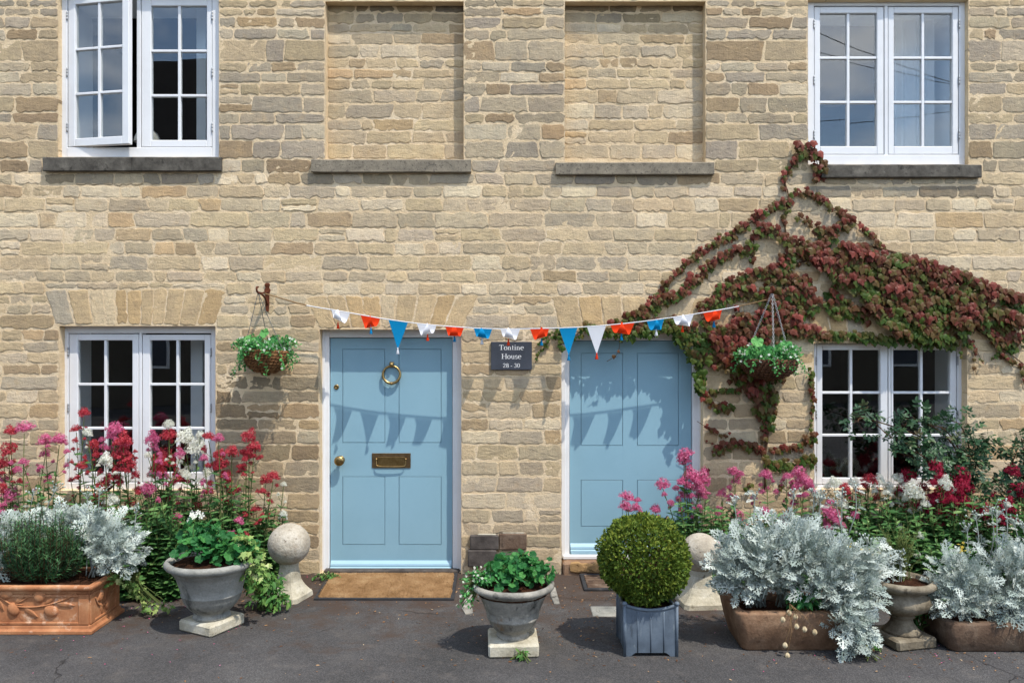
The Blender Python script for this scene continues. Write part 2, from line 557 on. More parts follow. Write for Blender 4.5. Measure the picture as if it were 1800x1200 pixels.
M['trough_dark'] = rough_mat('dark_sandstone', [(0.28, srgb(78, 60, 48)), (0.5, srgb(108, 88, 72)), (0.72, srgb(138, 120, 102))], 8, 75, 0.8, 0.004,
                          stains=[(srgb(60, 48, 40), 13, 0.56, 0.70, (1, 1, 1))], fine_amt=0.45)
M['old_urn'] = rough_mat('mossy_old_stone', [(0.28, srgb(92, 82, 66)), (0.5, srgb(126, 116, 98)), (0.72, srgb(158, 148, 128))], 9, 75, 0.8, 0.004,
                          stains=[(srgb(66, 58, 46), 12, 0.56, 0.70, (1, 1, 1))], fine_amt=0.45)
M['soil'] = rough_mat('potting_soil', [(0.3, srgb(44, 28, 20)), (0.6, srgb(76, 50, 36)), (0.8, srgb(104, 72, 54))], 25, 90, 1.0, 0.015, 0.98, 0.05, fine_amt=0.6)
M['coir'] = rough_mat('coir_matting', [(0.28, srgb(140, 106, 70)), (0.55, srgb(170, 134, 94)), (0.75, srgb(192, 160, 118))], 9, 300, 1.0, 0.008, 0.95, 0.08,
                          stains=[(srgb(96, 66, 38), 60, 0.60, 0.72, (1, 1, 1))], fine_amt=0.55)
M['rubber'] = rough_mat('black_rubber', [(0.3, (0.022, 0.022, 0.023)), (0.7, (0.04, 0.04, 0.042))], 12, 160, 0.4, 0.002, 0.75, 0.3,
                          stains=[((0.09, 0.08, 0.07), 9, 0.58, 0.75, (1, 1, 1))])
M['brick_dark'] = rough_mat('dark_block', [(0.3, srgb(64, 58, 54)), (0.6, srgb(92, 85, 79)), (0.8, srgb(116, 108, 100))], 14, 160, 0.6, 0.004, fine_amt=0.5)
M['stem'] = rough_mat('green_stem', [(0.3, srgb(74, 88, 46)), (0.7, srgb(104, 116, 66))], 20, 100, 0.1)
M['twig'] = rough_mat('brown_twig', [(0.3, srgb(62, 42, 30)), (0.7, srgb(104, 76, 54))], 30, 120, 0.4, 0.002)
M['silver_stem'] = rough_mat('silver_stem', [(0.3, srgb(128, 136, 126)), (0.7, srgb(162, 168, 160))], 30, 120, 0.1)
M['litter'] = plant_mat('dry_litter', [(0.1, srgb(72, 46, 28)), (0.5, srgb(120, 82, 50)), (0.8, srgb(160, 120, 80)), (0.95, srgb(196, 180, 150))], 0.0, 0.9)
M['vine_leaf'] = hue_mat('creeper_leaf', [(0.0, srgb(54, 78, 22)), (0.24, srgb(76, 86, 30)), (0.42, srgb(86, 68, 32)), (0.6, srgb(90, 50, 29)), (0.8, srgb(100, 42, 31)), (1.0, srgb(134, 66, 54))], 0.2, 0.5, 0.2)
M['valerian_leaf'] = plant_mat('valerian_leaf', [(0.0, srgb(46, 84, 42)), (0.4, srgb(70, 112, 58)), (0.8, srgb(102, 142, 80)), (1.0, srgb(140, 166, 100))], 0.3)
M['geranium_leaf'] = plant_mat('pelargonium_leaf', [(0.0, srgb(32, 84, 42)), (0.5, srgb(50, 112, 56)), (0.9, srgb(82, 142, 70)), (1.0, srgb(140, 168, 90))], 0.3)
M['basket_leaf'] = plant_mat('basket_leaf', [(0.0, srgb(48, 112, 60)), (0.5, srgb(76, 148, 78)), (0.9, srgb(112, 176, 96)), (1.0, srgb(160, 190, 120))], 0.35)
M['rosemary_leaf'] = plant_mat('rosemary_needle', [(0.0, srgb(34, 66, 42)), (0.5, srgb(56, 98, 58)), (0.9, srgb(86, 126, 76)), (1.0, srgb(110, 142, 90))], 0.15)
M['silver_leaf'] = plant_mat('silver_ragwort_leaf', [(0.0, srgb(112, 126, 116)), (0.35, srgb(152, 163, 154)), (0.8, srgb(192, 200, 190)), (1.0, srgb(218, 222, 211))], 0.10, 0.8, 0.1)
M['box_leaf'] = plant_mat('box_leaf', [(0.0, srgb(38, 62, 24)), (0.35, srgb(64, 90, 30)), (0.7, srgb(98, 118, 42)), (0.9, srgb(134, 142, 52)), (1.0, srgb(166, 140, 56))], 0.25, 0.6, 0.2)
M['rose_leaf'] = plant_mat('rose_leaf', [(0.0, srgb(30, 56, 38)), (0.5, srgb(48, 80, 52)), (0.85, srgb(72, 100, 62)), (0.95, srgb(104, 84, 62)), (1.0, srgb(126, 68, 58))], 0.2, 0.42, 0.35)
M['variegated_leaf'] = plant_mat('variegated_ivy_leaf', [(0.0, srgb(70, 108, 50)), (0.45, srgb(112, 144, 72)), (0.8, srgb(160, 176, 104)), (1.0, srgb(206, 206, 156))], 0.25)
M['weed_leaf'] = plant_mat('weed_leaf', [(0.0, srgb(50, 92, 42)), (0.5, srgb(78, 126, 58)), (1.0, srgb(128, 158, 80))], 0.3)
M['wispy_leaf'] = plant_mat('wispy_leaf', [(0.0, srgb(78, 98, 48)), (0.5, srgb(112, 126, 66)), (1.0, srgb(150, 150, 88))], 0.2)
M['petal_crimson'] = plant_mat('crimson_petal', [(0.0, srgb(150, 38, 50)), (0.5, srgb(184, 58, 70)), (1.0, srgb(212, 106, 112))], 0.3, 0.7, 0.1)
M['petal_dark'] = plant_mat('deep_crimson_petal', [(0.0, srgb(130, 22, 46)), (0.5, srgb(166, 38, 66)), (1.0, srgb(194, 72, 96))], 0.3, 0.7, 0.1)
M['petal_pink'] = plant_mat('pink_petal', [(0.0, srgb(180, 68, 108)), (0.5, srgb(204, 100, 138)), (1.0, srgb(222, 150, 176))], 0.3, 0.7, 0.1)
M['petal_white'] = plant_mat('white_petal', [(0.0, srgb(206, 208, 190)), (0.5, srgb(228, 228, 214)), (1.0, srgb(240, 240, 232))], 0.3, 0.7, 0.1)
M['petal_yellow'] = plant_mat('yellow_petal', [(0.0, srgb(196, 168, 60)), (0.5, srgb(216, 190, 84)), (1.0, srgb(226, 208, 120))], 0.3, 0.7, 0.1)
M['seed_husk'] = rough_mat('papery_husk', [(0.3, srgb(176, 154, 116)), (0.7, srgb(214, 198, 164))], 40, 160, 0.3, 0.002)
M['lamp_shade'] = rough_mat('cream_shade', [(0.3, (0.55, 0.52, 0.46)), (0.7, (0.65, 0.62, 0.56))], 10, 200, 0.1)
M['far_wall'] = rough_mat('far_stone', [(0.3, srgb(84, 76, 66)), (0.7, srgb(104, 96, 84))], 1.2, 20, 0.4)
M['far_roof'] = rough_mat('far_roof_tiles', [(0.3, srgb(36, 33, 31)), (0.7, srgb(48, 44, 42))], 3, 20, 0.5)

def asphalt_mat():
    q = NT('asphalt')
    big = q.noise(0.9, 7, 0.6)
    col = q.ramp(big, [(0.3, srgb(60, 59, 58)), (0.5, srgb(74, 72, 71)), (0.7, srgb(90, 88, 86))])
    agg = q.n('TexVoronoi', Scale=120.0)
    q.link(q.pos(), agg.inputs['Vector'])
    col = q.mix(q.grey(agg.outputs['Distance'], 0.1, 0.6, 0.0, 0.8), q.mix(1.0, col, (1.5, 1.48, 1.45), 'MULTIPLY'), q.mix(1.0, col, (0.55, 0.55, 0.55), 'MULTIPLY'))
    fl = q.noise(160, 2, 0.6)
    col = q.mix(q.grey(fl, 0.68, 0.75, 0.0, 0.7), col, srgb(150, 144, 138))
    mot = q.noise(22, 6, 0.75)
    col = q.mix(q.grey(mot, 0.50, 0.70, 0.0, 0.5), col, q.mix(1.0, col, (0.60, 0.58, 0.56), 'MULTIPLY'))
    col = q.mix(q.grey(q.noise(8, 6, 0.7), 0.55, 0.72, 0.0, 0.45), col, srgb(104, 97, 90))
    dust = q.noise(2.6, 7, 0.68)
    col = q.mix(q.grey(dust, 0.54, 0.74, 0.0, 0.5), col, srgb(92, 86, 79))
    # brown dirt gathered at the foot of the house
    sep = q.n('SeparateXYZ'); g = q.n('NewGeometry'); q.link(g.outputs['Position'], sep.inputs['Vector'])
    near = q.grey(sep.outputs['Y'], -1.9, -0.1, 0.0, 0.40)
    dn = q.math('ADD', q.noise(4.5, 7, 0.7), near)
    col = q.mix(q.grey(dn, 0.64, 0.84, 0.0, 0.85), col, srgb(68, 54, 44))
    # cracks
    vo = q.n('TexVoronoi', feature='DISTANCE_TO_EDGE', Scale=0.75)
    wob = q.n('TexNoise', Scale=5.0, Detail=5.0)
    mp = q.n('Mix', data_type='VECTOR'); mp.inputs['Factor'].default_value = 0.16
    pv = q.pos(); q.link(pv, wob.inputs['Vector'])
    q.link(pv, mp.inputs['A']); q.link(wob.outputs['Color'], mp.inputs['B'])
    q.link(mp.outputs['Result'], vo.inputs['Vector'])
    cm = q.math('MULTIPLY', q.grey(vo.outputs['Distance'], 0.0, 0.0045, 1.0, 0.0), q.grey(q.noise(1.1, 3), 0.47, 0.56))
    col = q.mix(q.math('MULTIPLY', cm, 0.8), col, srgb(34, 31, 29))
    h = q.math('ADD', q.math('MULTIPLY', agg.outputs['Distance'], 0.9), q.math('ADD', q.noise(30, 4), q.math('MULTIPLY', cm, -2.5)))
    return q.done(q.principled(col, 0.9, 0.25, 0.0, q.bump(h, 0.55, 0.006)))
M['asphalt'] = asphalt_mat()

def glass_mat():
    q = NT('window_glass')
    lw = q.n('LayerWeight', Blend=0.5)
    fac = q.math('ADD', q.math('MULTIPLY', q.math('POWER', lw.outputs['Facing'], 4.0), 0.7), 0.085)
    gl = q.n('BsdfGlossy', Roughness=0.004)
    q.link(q.bump(q.noise(2.2, 1, 0.4), 0.03, 0.02), gl.inputs['Normal'])
    tr = q.n('BsdfTransparent'); tr.inputs['Color'].default_value = (0.93, 0.95, 0.95, 1)
    mx = q.n('MixShader')
    q.link(fac, mx.inputs['Fac']); q.link(tr.outputs['BSDF'], mx.inputs[1]); q.link(gl.outputs['BSDF'], mx.inputs[2])
    return q.done(mx.outputs['Shader'])
M['glass'] = glass_mat()

# ================================================================== ground
mb = MB()
mb.add([(-300, -300, 0), (300, -300, 0), (300, 300, 0), (-300, 300, 0)], [[0, 1, 2, 3]])
g = mb.build('ground', M['asphalt'])
tag(g, 'dark grey asphalt forecourt with cracks and brown dirt by the wall', 'ground', kind='structure')

# ================================================================== the stone house
house = thing('stone_house', (0, 0, 0), 'honey stone cottage front with two pale blue doors and white casement windows', 'house')

NICHE, WREC, UREC, DREC = 0.085, 0.075, 0.045, 0.125
OPEN = {   # openings in the facade, photo pixels on the plane y = 0: x0, x1, y0, y1
    'ul': (103, 385, -14, 277), 'ur': (1420, 1702, 0, 290), 'n1': (572, 815, 3, 281), 'n2': (993, 1240, 3, 286),
    'll': (104, 379, 573, 862), 'lr': (1431, 1700, 603, 860), 'd1': (562, 811, 579, 1008.5), 'd2': (987, 1236, 587, 1008.5)}
SILL = {'ul': (75, 388, 277, 301), 'ur': (1445, 1726, 290, 312), 'n1': (547, 828, 281, 303), 'n2': (977, 1256, 286, 307)}
ARCH = [   # flat arches: top left, top right, top y, bottom left, bottom right, bottom y, weights of the voussoirs
    (79, 398, 508, 97, 379, 571, [36, 34, 24, 18, 20, 24, 20, 22, 28, 32, 34]),
    (536, 842, 519, 561, 812, 577, [34, 30, 28, 30, 26, 34, 32, 30, 36]),
    (968, 1256, 520, 986, 1237, 585, [38, 32, 30, 34, 30, 36, 30]),
    (1414, 1722, 538, 1430, 1702, 601, [36, 30, 30, 34, 32, 26, 36, 34, 30])]

rng = np.random.default_rng(7)

# ---- mortar: one sheet with the openings left out, and the returns of each opening
def edges(lo, hi, step, extra):
    e = sorted(set([round(v, 4) for v in np.arange(lo, hi + 1e-6, step)]))
    e = [v for v in e if all(abs(v - x) > step * 0.45 for x in extra)] + list(extra)
    return np.array(sorted(e))
ex = sorted({WX(o[k]) for o in OPEN.values() for k in (0, 1)})
ez = sorted({max(WZ(o[k]), 0.0) for o in OPEN.values() for k in (2, 3)})
XS = edges(-5.2, 5.2, 0.021, ex)
ZS = edges(-0.03, 5.3, 0.021, ez)
gx, gz = np.meshgrid(XS, ZS)
def mortar_h(x, z):
    return (0.0016 * noise.noise(Vector((x * 9, z * 9, 1.3))) + 0.0024 * noise.noise(Vector((x * 23, z * 27, 5.1))) + 0.0022 * noise.noise(Vector((x * 55, z * 60, 9.7))))
hh = np.array([mortar_h(a, b) for a, b in zip(gx.ravel(), gz.ravel())])
verts = np.stack([gx.ravel(), -hh - .0006, gz.ravel()], 1)
cx_ = (XS[:-1] + XS[1:]) / 2
cz_ = (ZS[:-1] + ZS[1:]) / 2
keep = np.ones((len(cz_), len(cx_)), bool)
for (x0, x1, y0, y1) in OPEN.values():
    mx = (cx_ > WX(x0)) & (cx_ < WX(x1))
    mz = (cz_ < WZ(y0)) & (cz_ > max(WZ(y1), -0.05))
    keep[np.ix_(mz, mx)] = False
jj, ii = np.nonzero(keep)
nx = len(XS)
quads = np.stack([jj * nx + ii, jj * nx + ii + 1, (jj + 1) * nx + ii + 1, (jj + 1) * nx + ii], 1)
mb = MB()
mb.v.append(verts); mb.l.append(quads.ravel()); mb.t.append(np.full(len(quads), 4)); mb.a.append(np.zeros(len(verts))); mb.c.append(np.full((len(verts), 3), .5)); mb.n = len(verts)
for k, (x0, x1, y0, y1) in OPEN.items():
    dep = {'n1': NICHE, 'n2': NICHE, 'd1': DREC + 0.06, 'd2': DREC + 0.06}.get(k, 0.12)
    a, b, c, d = WX(x0), WX(x1), max(WZ(y1), 0.0), WZ(y0)
    y = -0.002
    def strip(p, q, n=24):
        vv, ff = [], []
        for i in range(n + 1):
            t = i / n
            e = np.array(p) * (1 - t) + np.array(q) * t
            for m_ in range(4):
                yy = y + (dep - y) * m_ / 3
                w = 0.004 * pnoise(e[0] * 20 + yy * 30, e[1] * 20, 3.0)
                vv.append((e[0] + (w if p[0] == q[0] else 0), yy, e[1] + (w if p[1] == q[1] else 0)))
        for i in range(n):
            for m_ in range(3):
                ff.append([i * 4 + m_, i * 4 + m_ + 1, (i + 1) * 4 + m_ + 1, (i + 1) * 4 + m_])
        mb.add(vv, ff)
    strip((a, c), (a, d)); strip((b, d), (b, c)); strip((a, d), (b, d)); strip((b, c), (a, c))
    if k in ('n1', 'n2'):
        n1, n2 = 46, 52
        vv = [(a + (b - a) * i / n1, NICHE - .0006 - mortar_h(a + i * .021 + 3, c + j * .021), c + (d - c) * j / n2) for j in range(n2 + 1) for i in range(n1 + 1)]
        mb.add(vv, [[j * (n1 + 1) + i, j * (n1 + 1) + i + 1, (j + 1) * (n1 + 1) + i + 1, (j + 1) * (n1 + 1) + i] for j in range(n2) for i in range(n1)])
wall = mb.build('wall', M['mortar'], house, smooth=True)

# ---- stones
PAL = [(srgb(186, 168, 138), .30), (srgb(175, 162, 140), .27), (srgb(168, 158, 142), .15), (srgb(160, 139, 112), .12), (srgb(208, 194, 169), .11), (srgb(186, 158, 122), .05)]
PALC = np.array([p[0] for p in PAL]); PALW = np.array([p[1] for p in PAL]); PALW /= PALW.sum()
def tone_at(px, py, r, zone):
    w = PALW.copy()
    if zone == 'niche': w = w * np.array([1.5, 1.1, .7, .9, 1.1, 1.5])
    elif py < 300: w = w * np.array([.8, 1.3, 1.7, 1.8, .8, .5])
    elif py < 520: w = w * np.array([1.3, 1.3, .9, .4, 1.7, .7])
    elif 380 < px < 565 and py > 640: w = w * np.array([1, .9, .3, 1.6, .2, 1.3])
    c = PALC[r.choice(len(PALC), p=w / w.sum())].copy()
    mean = np.array(srgb(190, 170, 135))
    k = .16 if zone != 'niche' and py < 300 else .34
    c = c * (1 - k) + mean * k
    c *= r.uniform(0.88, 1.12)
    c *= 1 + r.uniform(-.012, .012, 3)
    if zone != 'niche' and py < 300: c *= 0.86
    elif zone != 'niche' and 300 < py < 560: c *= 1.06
    if 385 < px < 565 and 655 < py < 800: c *= r.uniform(0.55, 0.82)           # the damp stain under the hanging basket
    elif 385 < px < 565 and 800 < py < 860: c *= r.uniform(0.65, 0.9)
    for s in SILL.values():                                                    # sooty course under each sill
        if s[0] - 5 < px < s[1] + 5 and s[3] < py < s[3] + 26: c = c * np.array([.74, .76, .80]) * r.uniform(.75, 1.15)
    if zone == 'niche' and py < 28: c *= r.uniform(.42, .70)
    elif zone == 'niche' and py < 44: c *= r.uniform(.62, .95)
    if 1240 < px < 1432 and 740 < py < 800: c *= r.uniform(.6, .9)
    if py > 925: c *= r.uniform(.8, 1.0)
    return np.clip(c * np.array([1.13, 1.115, 1.10]), 0.02, 0.78)

def make_stone(quad, plane, r, tone, edge_depth=0.03):
    """An uneven block from four photo corners TL, TR, BR, BL."""
    P = np.array(quad, float)
    cen = P.mean(0)
    w = (P[1, 0] - P[0, 0] + P[2, 0] - P[3, 0]) / 2
    h = (P[3, 1] - P[0, 1] + P[2, 1] - P[1, 1]) / 2
    gap = r.uniform(0.9, 2.1)
    for i in range(4): P[i] += np.array([1 if i in (0, 3) else -1, 1 if i < 2 else -1]) * gap
    out = []
    rad = min(r.uniform(1.2, 3.6), w * .3, h * .3)
    ragged = r.random() < 0.28
    for e in range(4):
        A, B = P[e], P[(e + 1) % 4]
        L = np.linalg.norm(B - A)
        n = max(3, int(L / 6.5) + 1) if e % 2 == 0 else max(3, int(L / 7) + 1)
        n = min(n, 11)
        amp = (2.1 if ragged else 1.25) if e == 2 else (1.5 if ragged else 0.9)
        for t in np.linspace(rad / L, 1 - rad / L, n):
            q = A + (B - A) * t
            nrm = np.array([-(B - A)[1], (B - A)[0]]) / L
            out.append(q + nrm * r.normal(0, amp * 0.75) )
    out = np.array(out)
    n = len(out)
    pr = r.uniform(0.0026, 0.0058)
    if r.random() < .06: pr = r.uniform(0.0008, 0.0022)
    tilt = r.normal(0, .0009, 2)
    sx = 1 - 2 * 1.3 / max(w, 12); sy = 1 - 2 * 1.1 / max(h, 9)
    ins = cen + (out - cen) * np.array([sx, sy]) + r.normal(0, .5, (n, 2))
    half = cen + (out - cen) * np.array([sx * .55, sy * .45]) + r.normal(0, .8, (n, 2))
    ph = r.uniform(0, 6.28)
    def dep(pts, base, jit):
        u = (pts - cen) / np.array([w, h])
        return plane - (base + .0009 * np.sin(pts[:, 0] * .21 + ph) + tilt[0] * u[:, 0] * 2 + tilt[1] * u[:, 1] * 2 + r.normal(0, jit, len(pts)))
    rings = [(out, np.full(n, plane + edge_depth)), (out, dep(out, pr * .62, .0005)), (ins, dep(ins, pr, .00022)), (half, dep(half, pr + .0003, .00035))]
    V = []
    for pts, ys in rings:
        for (px, py), y in zip(pts, ys): V.append((WX(px, plane), y, WZ(py, plane)))
    cpt = (WX(cen[0], plane), plane - pr - r.normal(0.0004, .0003), WZ(cen[1], plane))
    V.append(cpt)
    F = []
    for k in range(3):
        for i in range(n):
            j = (i + 1) % n
            F.append([k * n + i, (k + 1) * n + i, (k + 1) * n + j, k * n + j])
    for i in range(n): F.append([3 * n + i, 4 * n, 3 * n + (i + 1) % n])
    return V, F, tone, w * h, cen

ROWS = [(-190, -170), (-168, -146), (-144, -122), (-119, -90), (-87, -66), (-63, -45), (-42, -18), (-16, -1),
        (0, 13), (14, 29), (30, 50), (51, 70), (71, 108), (109, 126), (127, 145), (146, 168), (170, 198), (199, 217), (218, 246), (247, 279),
        (280, 303), (304, 325), (326, 347), (348, 372), (373, 400), (401, 424), (425, 448), (449, 475), (476, 495), (496, 518), (519, 534), (535, 552), (553, 577),
        (578, 599), (600, 618), (619, 639), (640, 659), (660, 685), (686, 707), (708, 735), (736, 755), (756, 780), (781, 808), (809, 836), (837, 865), (866, 893), (894, 918),
        (919, 939), (940, 962), (963, 984), (985, 1007)]
NROWS = [(4, 22), (23, 41), (42, 58), (59, 78), (79, 102), (103, 120), (121, 138), (139, 157), (158, 181), (182, 209), (210, 230), (231, 253), (254, 281)]
stones = []

def wob(px, py):
    return 2.2 * pnoise(px / 130.0, py / 40.0, 2.0)

def fill(x0, x1, y0, y1, plane, zone, r):
    h = y1 - y0
    if h < 7 or x1 - x0 < 10: return
    x = x0
    first = True
    while x < x1 - 4:
        L = r.uniform(36, 82) if h > 17 else r.uniform(32, 74)
        if h > 24: L = r.uniform(42, 104)
        if r.random() < .13: L = r.uniform(20, 38)
        if x1 - (x + L) < 24: L = x1 - x if (x1 - x) < 118 else (x1 - x) / 2
        xe = x + L
        lean = r.normal(0, 1.5)
        l2 = r.normal(0, 1.5)
        ea = 0 if abs(x - x0) < .1 else lean
        eb = 0 if abs(xe - x1) < .1 else l2
        q = [(x + ea, y0 + wob(x, y0)), (xe + eb, y0 + wob(xe, y0)), (xe - eb, y1 + wob(xe, y1 + 1)), (x - ea, y1 + wob(x, y1 + 1))]
        # a few thin pairs inside a tall course
        if h > 21 and L < 70 and r.random() < .10:
            mid = (y0 + y1) / 2 + r.uniform(-2, 2)
            for (a, b) in ((y0, mid), (mid, y1)):
                stones.append(make_stone([(x, a + wob(x, a)), (xe, a + wob(xe, a)), (xe, b + wob(xe, b)), (x, b + wob(x, b))], plane, r, tone_at((x + xe) / 2, (a + b) / 2, r, zone)))
        else:
            edge = (abs(x - x0) < .1 or abs(xe - x1) < .1)
            stones.append(make_stone(q, plane, r, tone_at((x + xe) / 2, (y0 + y1) / 2, r, zone), 0.06 if edge else 0.03))
        x = xe

def blocked(y0, y1):
    """Closed x-ranges of a course."""
    res = []
    ym = (y0 + y1) / 2
    for (a, b, c, d) in list(OPEN.values()) + list(SILL.values()):
        if d - 3 > y0 and c + 3 < y1: res.append((a, b, c, d))
    for (tl, tr, ty, bl, br, by, _) in ARCH:
        if by - 4 > y0 and ty + 4 < y1:
            t = min(max((ym - ty) / (by - ty), 0), 1)
            res.append((tl + (bl - tl) * t, tr + (br - tr) * t, ty, by))
    return res

for (y0, y1) in ROWS:
    bl = sorted(blocked(y0, y1))
    x = -215 + rng.uniform(0, 40)
    spans = []
    for (a, b, c, d) in bl:
        if a > x + 6: spans.append((x, a))
        x = max(x, b)
        # slivers above or below an opening that cuts the course part-way
        if c - y0 > 7 and not any(o[0] < (a + b) / 2 < o[1] for o in bl if o != (a, b, c, d)): fill(a, b, y0, c - 1, 0.0, 'wall', rng)
        if y1 - d > 7 and not any(o[0] < (a + b) / 2 < o[1] for o in bl if o != (a, b, c, d)): fill(a, b, d + 1, y1, 0.0, 'wall', rng)
    spans.append((x, 2015 - rng.uniform(0, 40)))
    for (a, b) in spans: fill(a, b, y0, y1, 0.0, 'wall', rng)
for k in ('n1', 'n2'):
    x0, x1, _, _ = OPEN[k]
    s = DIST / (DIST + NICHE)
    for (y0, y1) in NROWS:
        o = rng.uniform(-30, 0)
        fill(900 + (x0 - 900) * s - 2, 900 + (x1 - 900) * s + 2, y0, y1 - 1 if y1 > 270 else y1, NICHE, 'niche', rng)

def in_frame(c): return -20 < c[0] < 1820 and -20 < c[1] < 1010
order = sorted(range(len(stones)), key=lambda i: (-int(in_frame(stones[i][4])), -stones[i][3]))
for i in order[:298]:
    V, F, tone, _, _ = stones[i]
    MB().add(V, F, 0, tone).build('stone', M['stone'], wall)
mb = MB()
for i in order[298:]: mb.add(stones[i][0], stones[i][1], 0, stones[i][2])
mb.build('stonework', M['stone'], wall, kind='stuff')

# flat arches of upright voussoirs
stones_main = stones
for (tl, tr, ty, bl, br, by, wts) in ARCH:
    wts = np.array(wts, float); e = np.concatenate(([0], np.cumsum(wts) / wts.sum()))
    for k in range(len(wts)):
        t0, t1 = e[k], e[k + 1]
        q = [(tl + (tr - tl) * t0, ty + rng.uniform(-2, 2)), (tl + (tr - tl) * t1, ty + rng.uniform(-2, 2)), (bl + (br - bl) * t1, by + rng.uniform(-1, 1)), (bl + (br - bl) * t0, by + rng.uniform(-1, 1))]
        base = np.array([srgb(198, 174, 136), srgb(194, 166, 124), srgb(204, 184, 150), srgb(182, 170, 148)][rng.choice(4, p=[.4, .3, .2, .1])]) * np.array([1.05, 1.05, 1.06]) * rng.uniform(.90, 1.10)
        V, F, tone, _, _ = make_stone(q, 0.0, rng, base, 0.055)
        MB().add(V, F, 0, tone).build('arch_stone', M['stone'], house)

# projecting sills
for k, (x0, x1, y0, y1) in SILL.items():
    mb = MB()
    pr = 0.042
    sy = (DIST - pr) / DIST
    X0, X1, Z0, Z1 = WX(x0, -pr), WX(x1, -pr), WZ(y1, -pr), WZ(y0, 0)
    def rough(p, s=0.004): return p + np.array([0, s * pnoise(p[0] * 6, p[2] * 20, 1.0), s * .8 * pnoise(p[0] * 7, 3.0, p[1] * 10)])
    nseg = 2 if k == 'ul' else 1
    for j in range(nseg):
        a = X0 + (X1 - X0) * j / nseg + (0.0015 if j else 0); b = X0 + (X1 - X0) * (j + 1) / nseg - (0.0015 if j < nseg - 1 else 0)
        n = 14
        for i in range(1):
            V, F = [], []
            prof = [(0.10, Z1 + .004), (-pr + .012, Z1 - .004), (-pr, Z1 - .012), (-pr, Z0 + .006), (-pr + .008, Z0), (-pr + .03, Z0 + .004), (0.10, Z0 + .004)]
            for m_ in range(n + 1):
                x = a + (b - a) * m_ / n
                for q, (yy, zz) in enumerate(prof):
                    V.append((x, yy + .0035 * pnoise(x * 9, zz * 14, 2.2), zz + .003 * pnoise(x * 11, yy * 15, 7.7)))
            L = len(prof)
            for m_ in range(n):
                for q in range(L):
                    F.append([m_ * L + q, (m_ + 1) * L + q, (m_ + 1) * L + (q + 1) % L, m_ * L + (q + 1) % L])
            F.append(list(range(L))); F.append([n * L + q for q in range(L)][::-1])
            mb.add(V, F)
    mb.build('window_sill', M['sill_dark'] if k in ('ul', 'ur') else M['sill_light'], house, smooth=False)

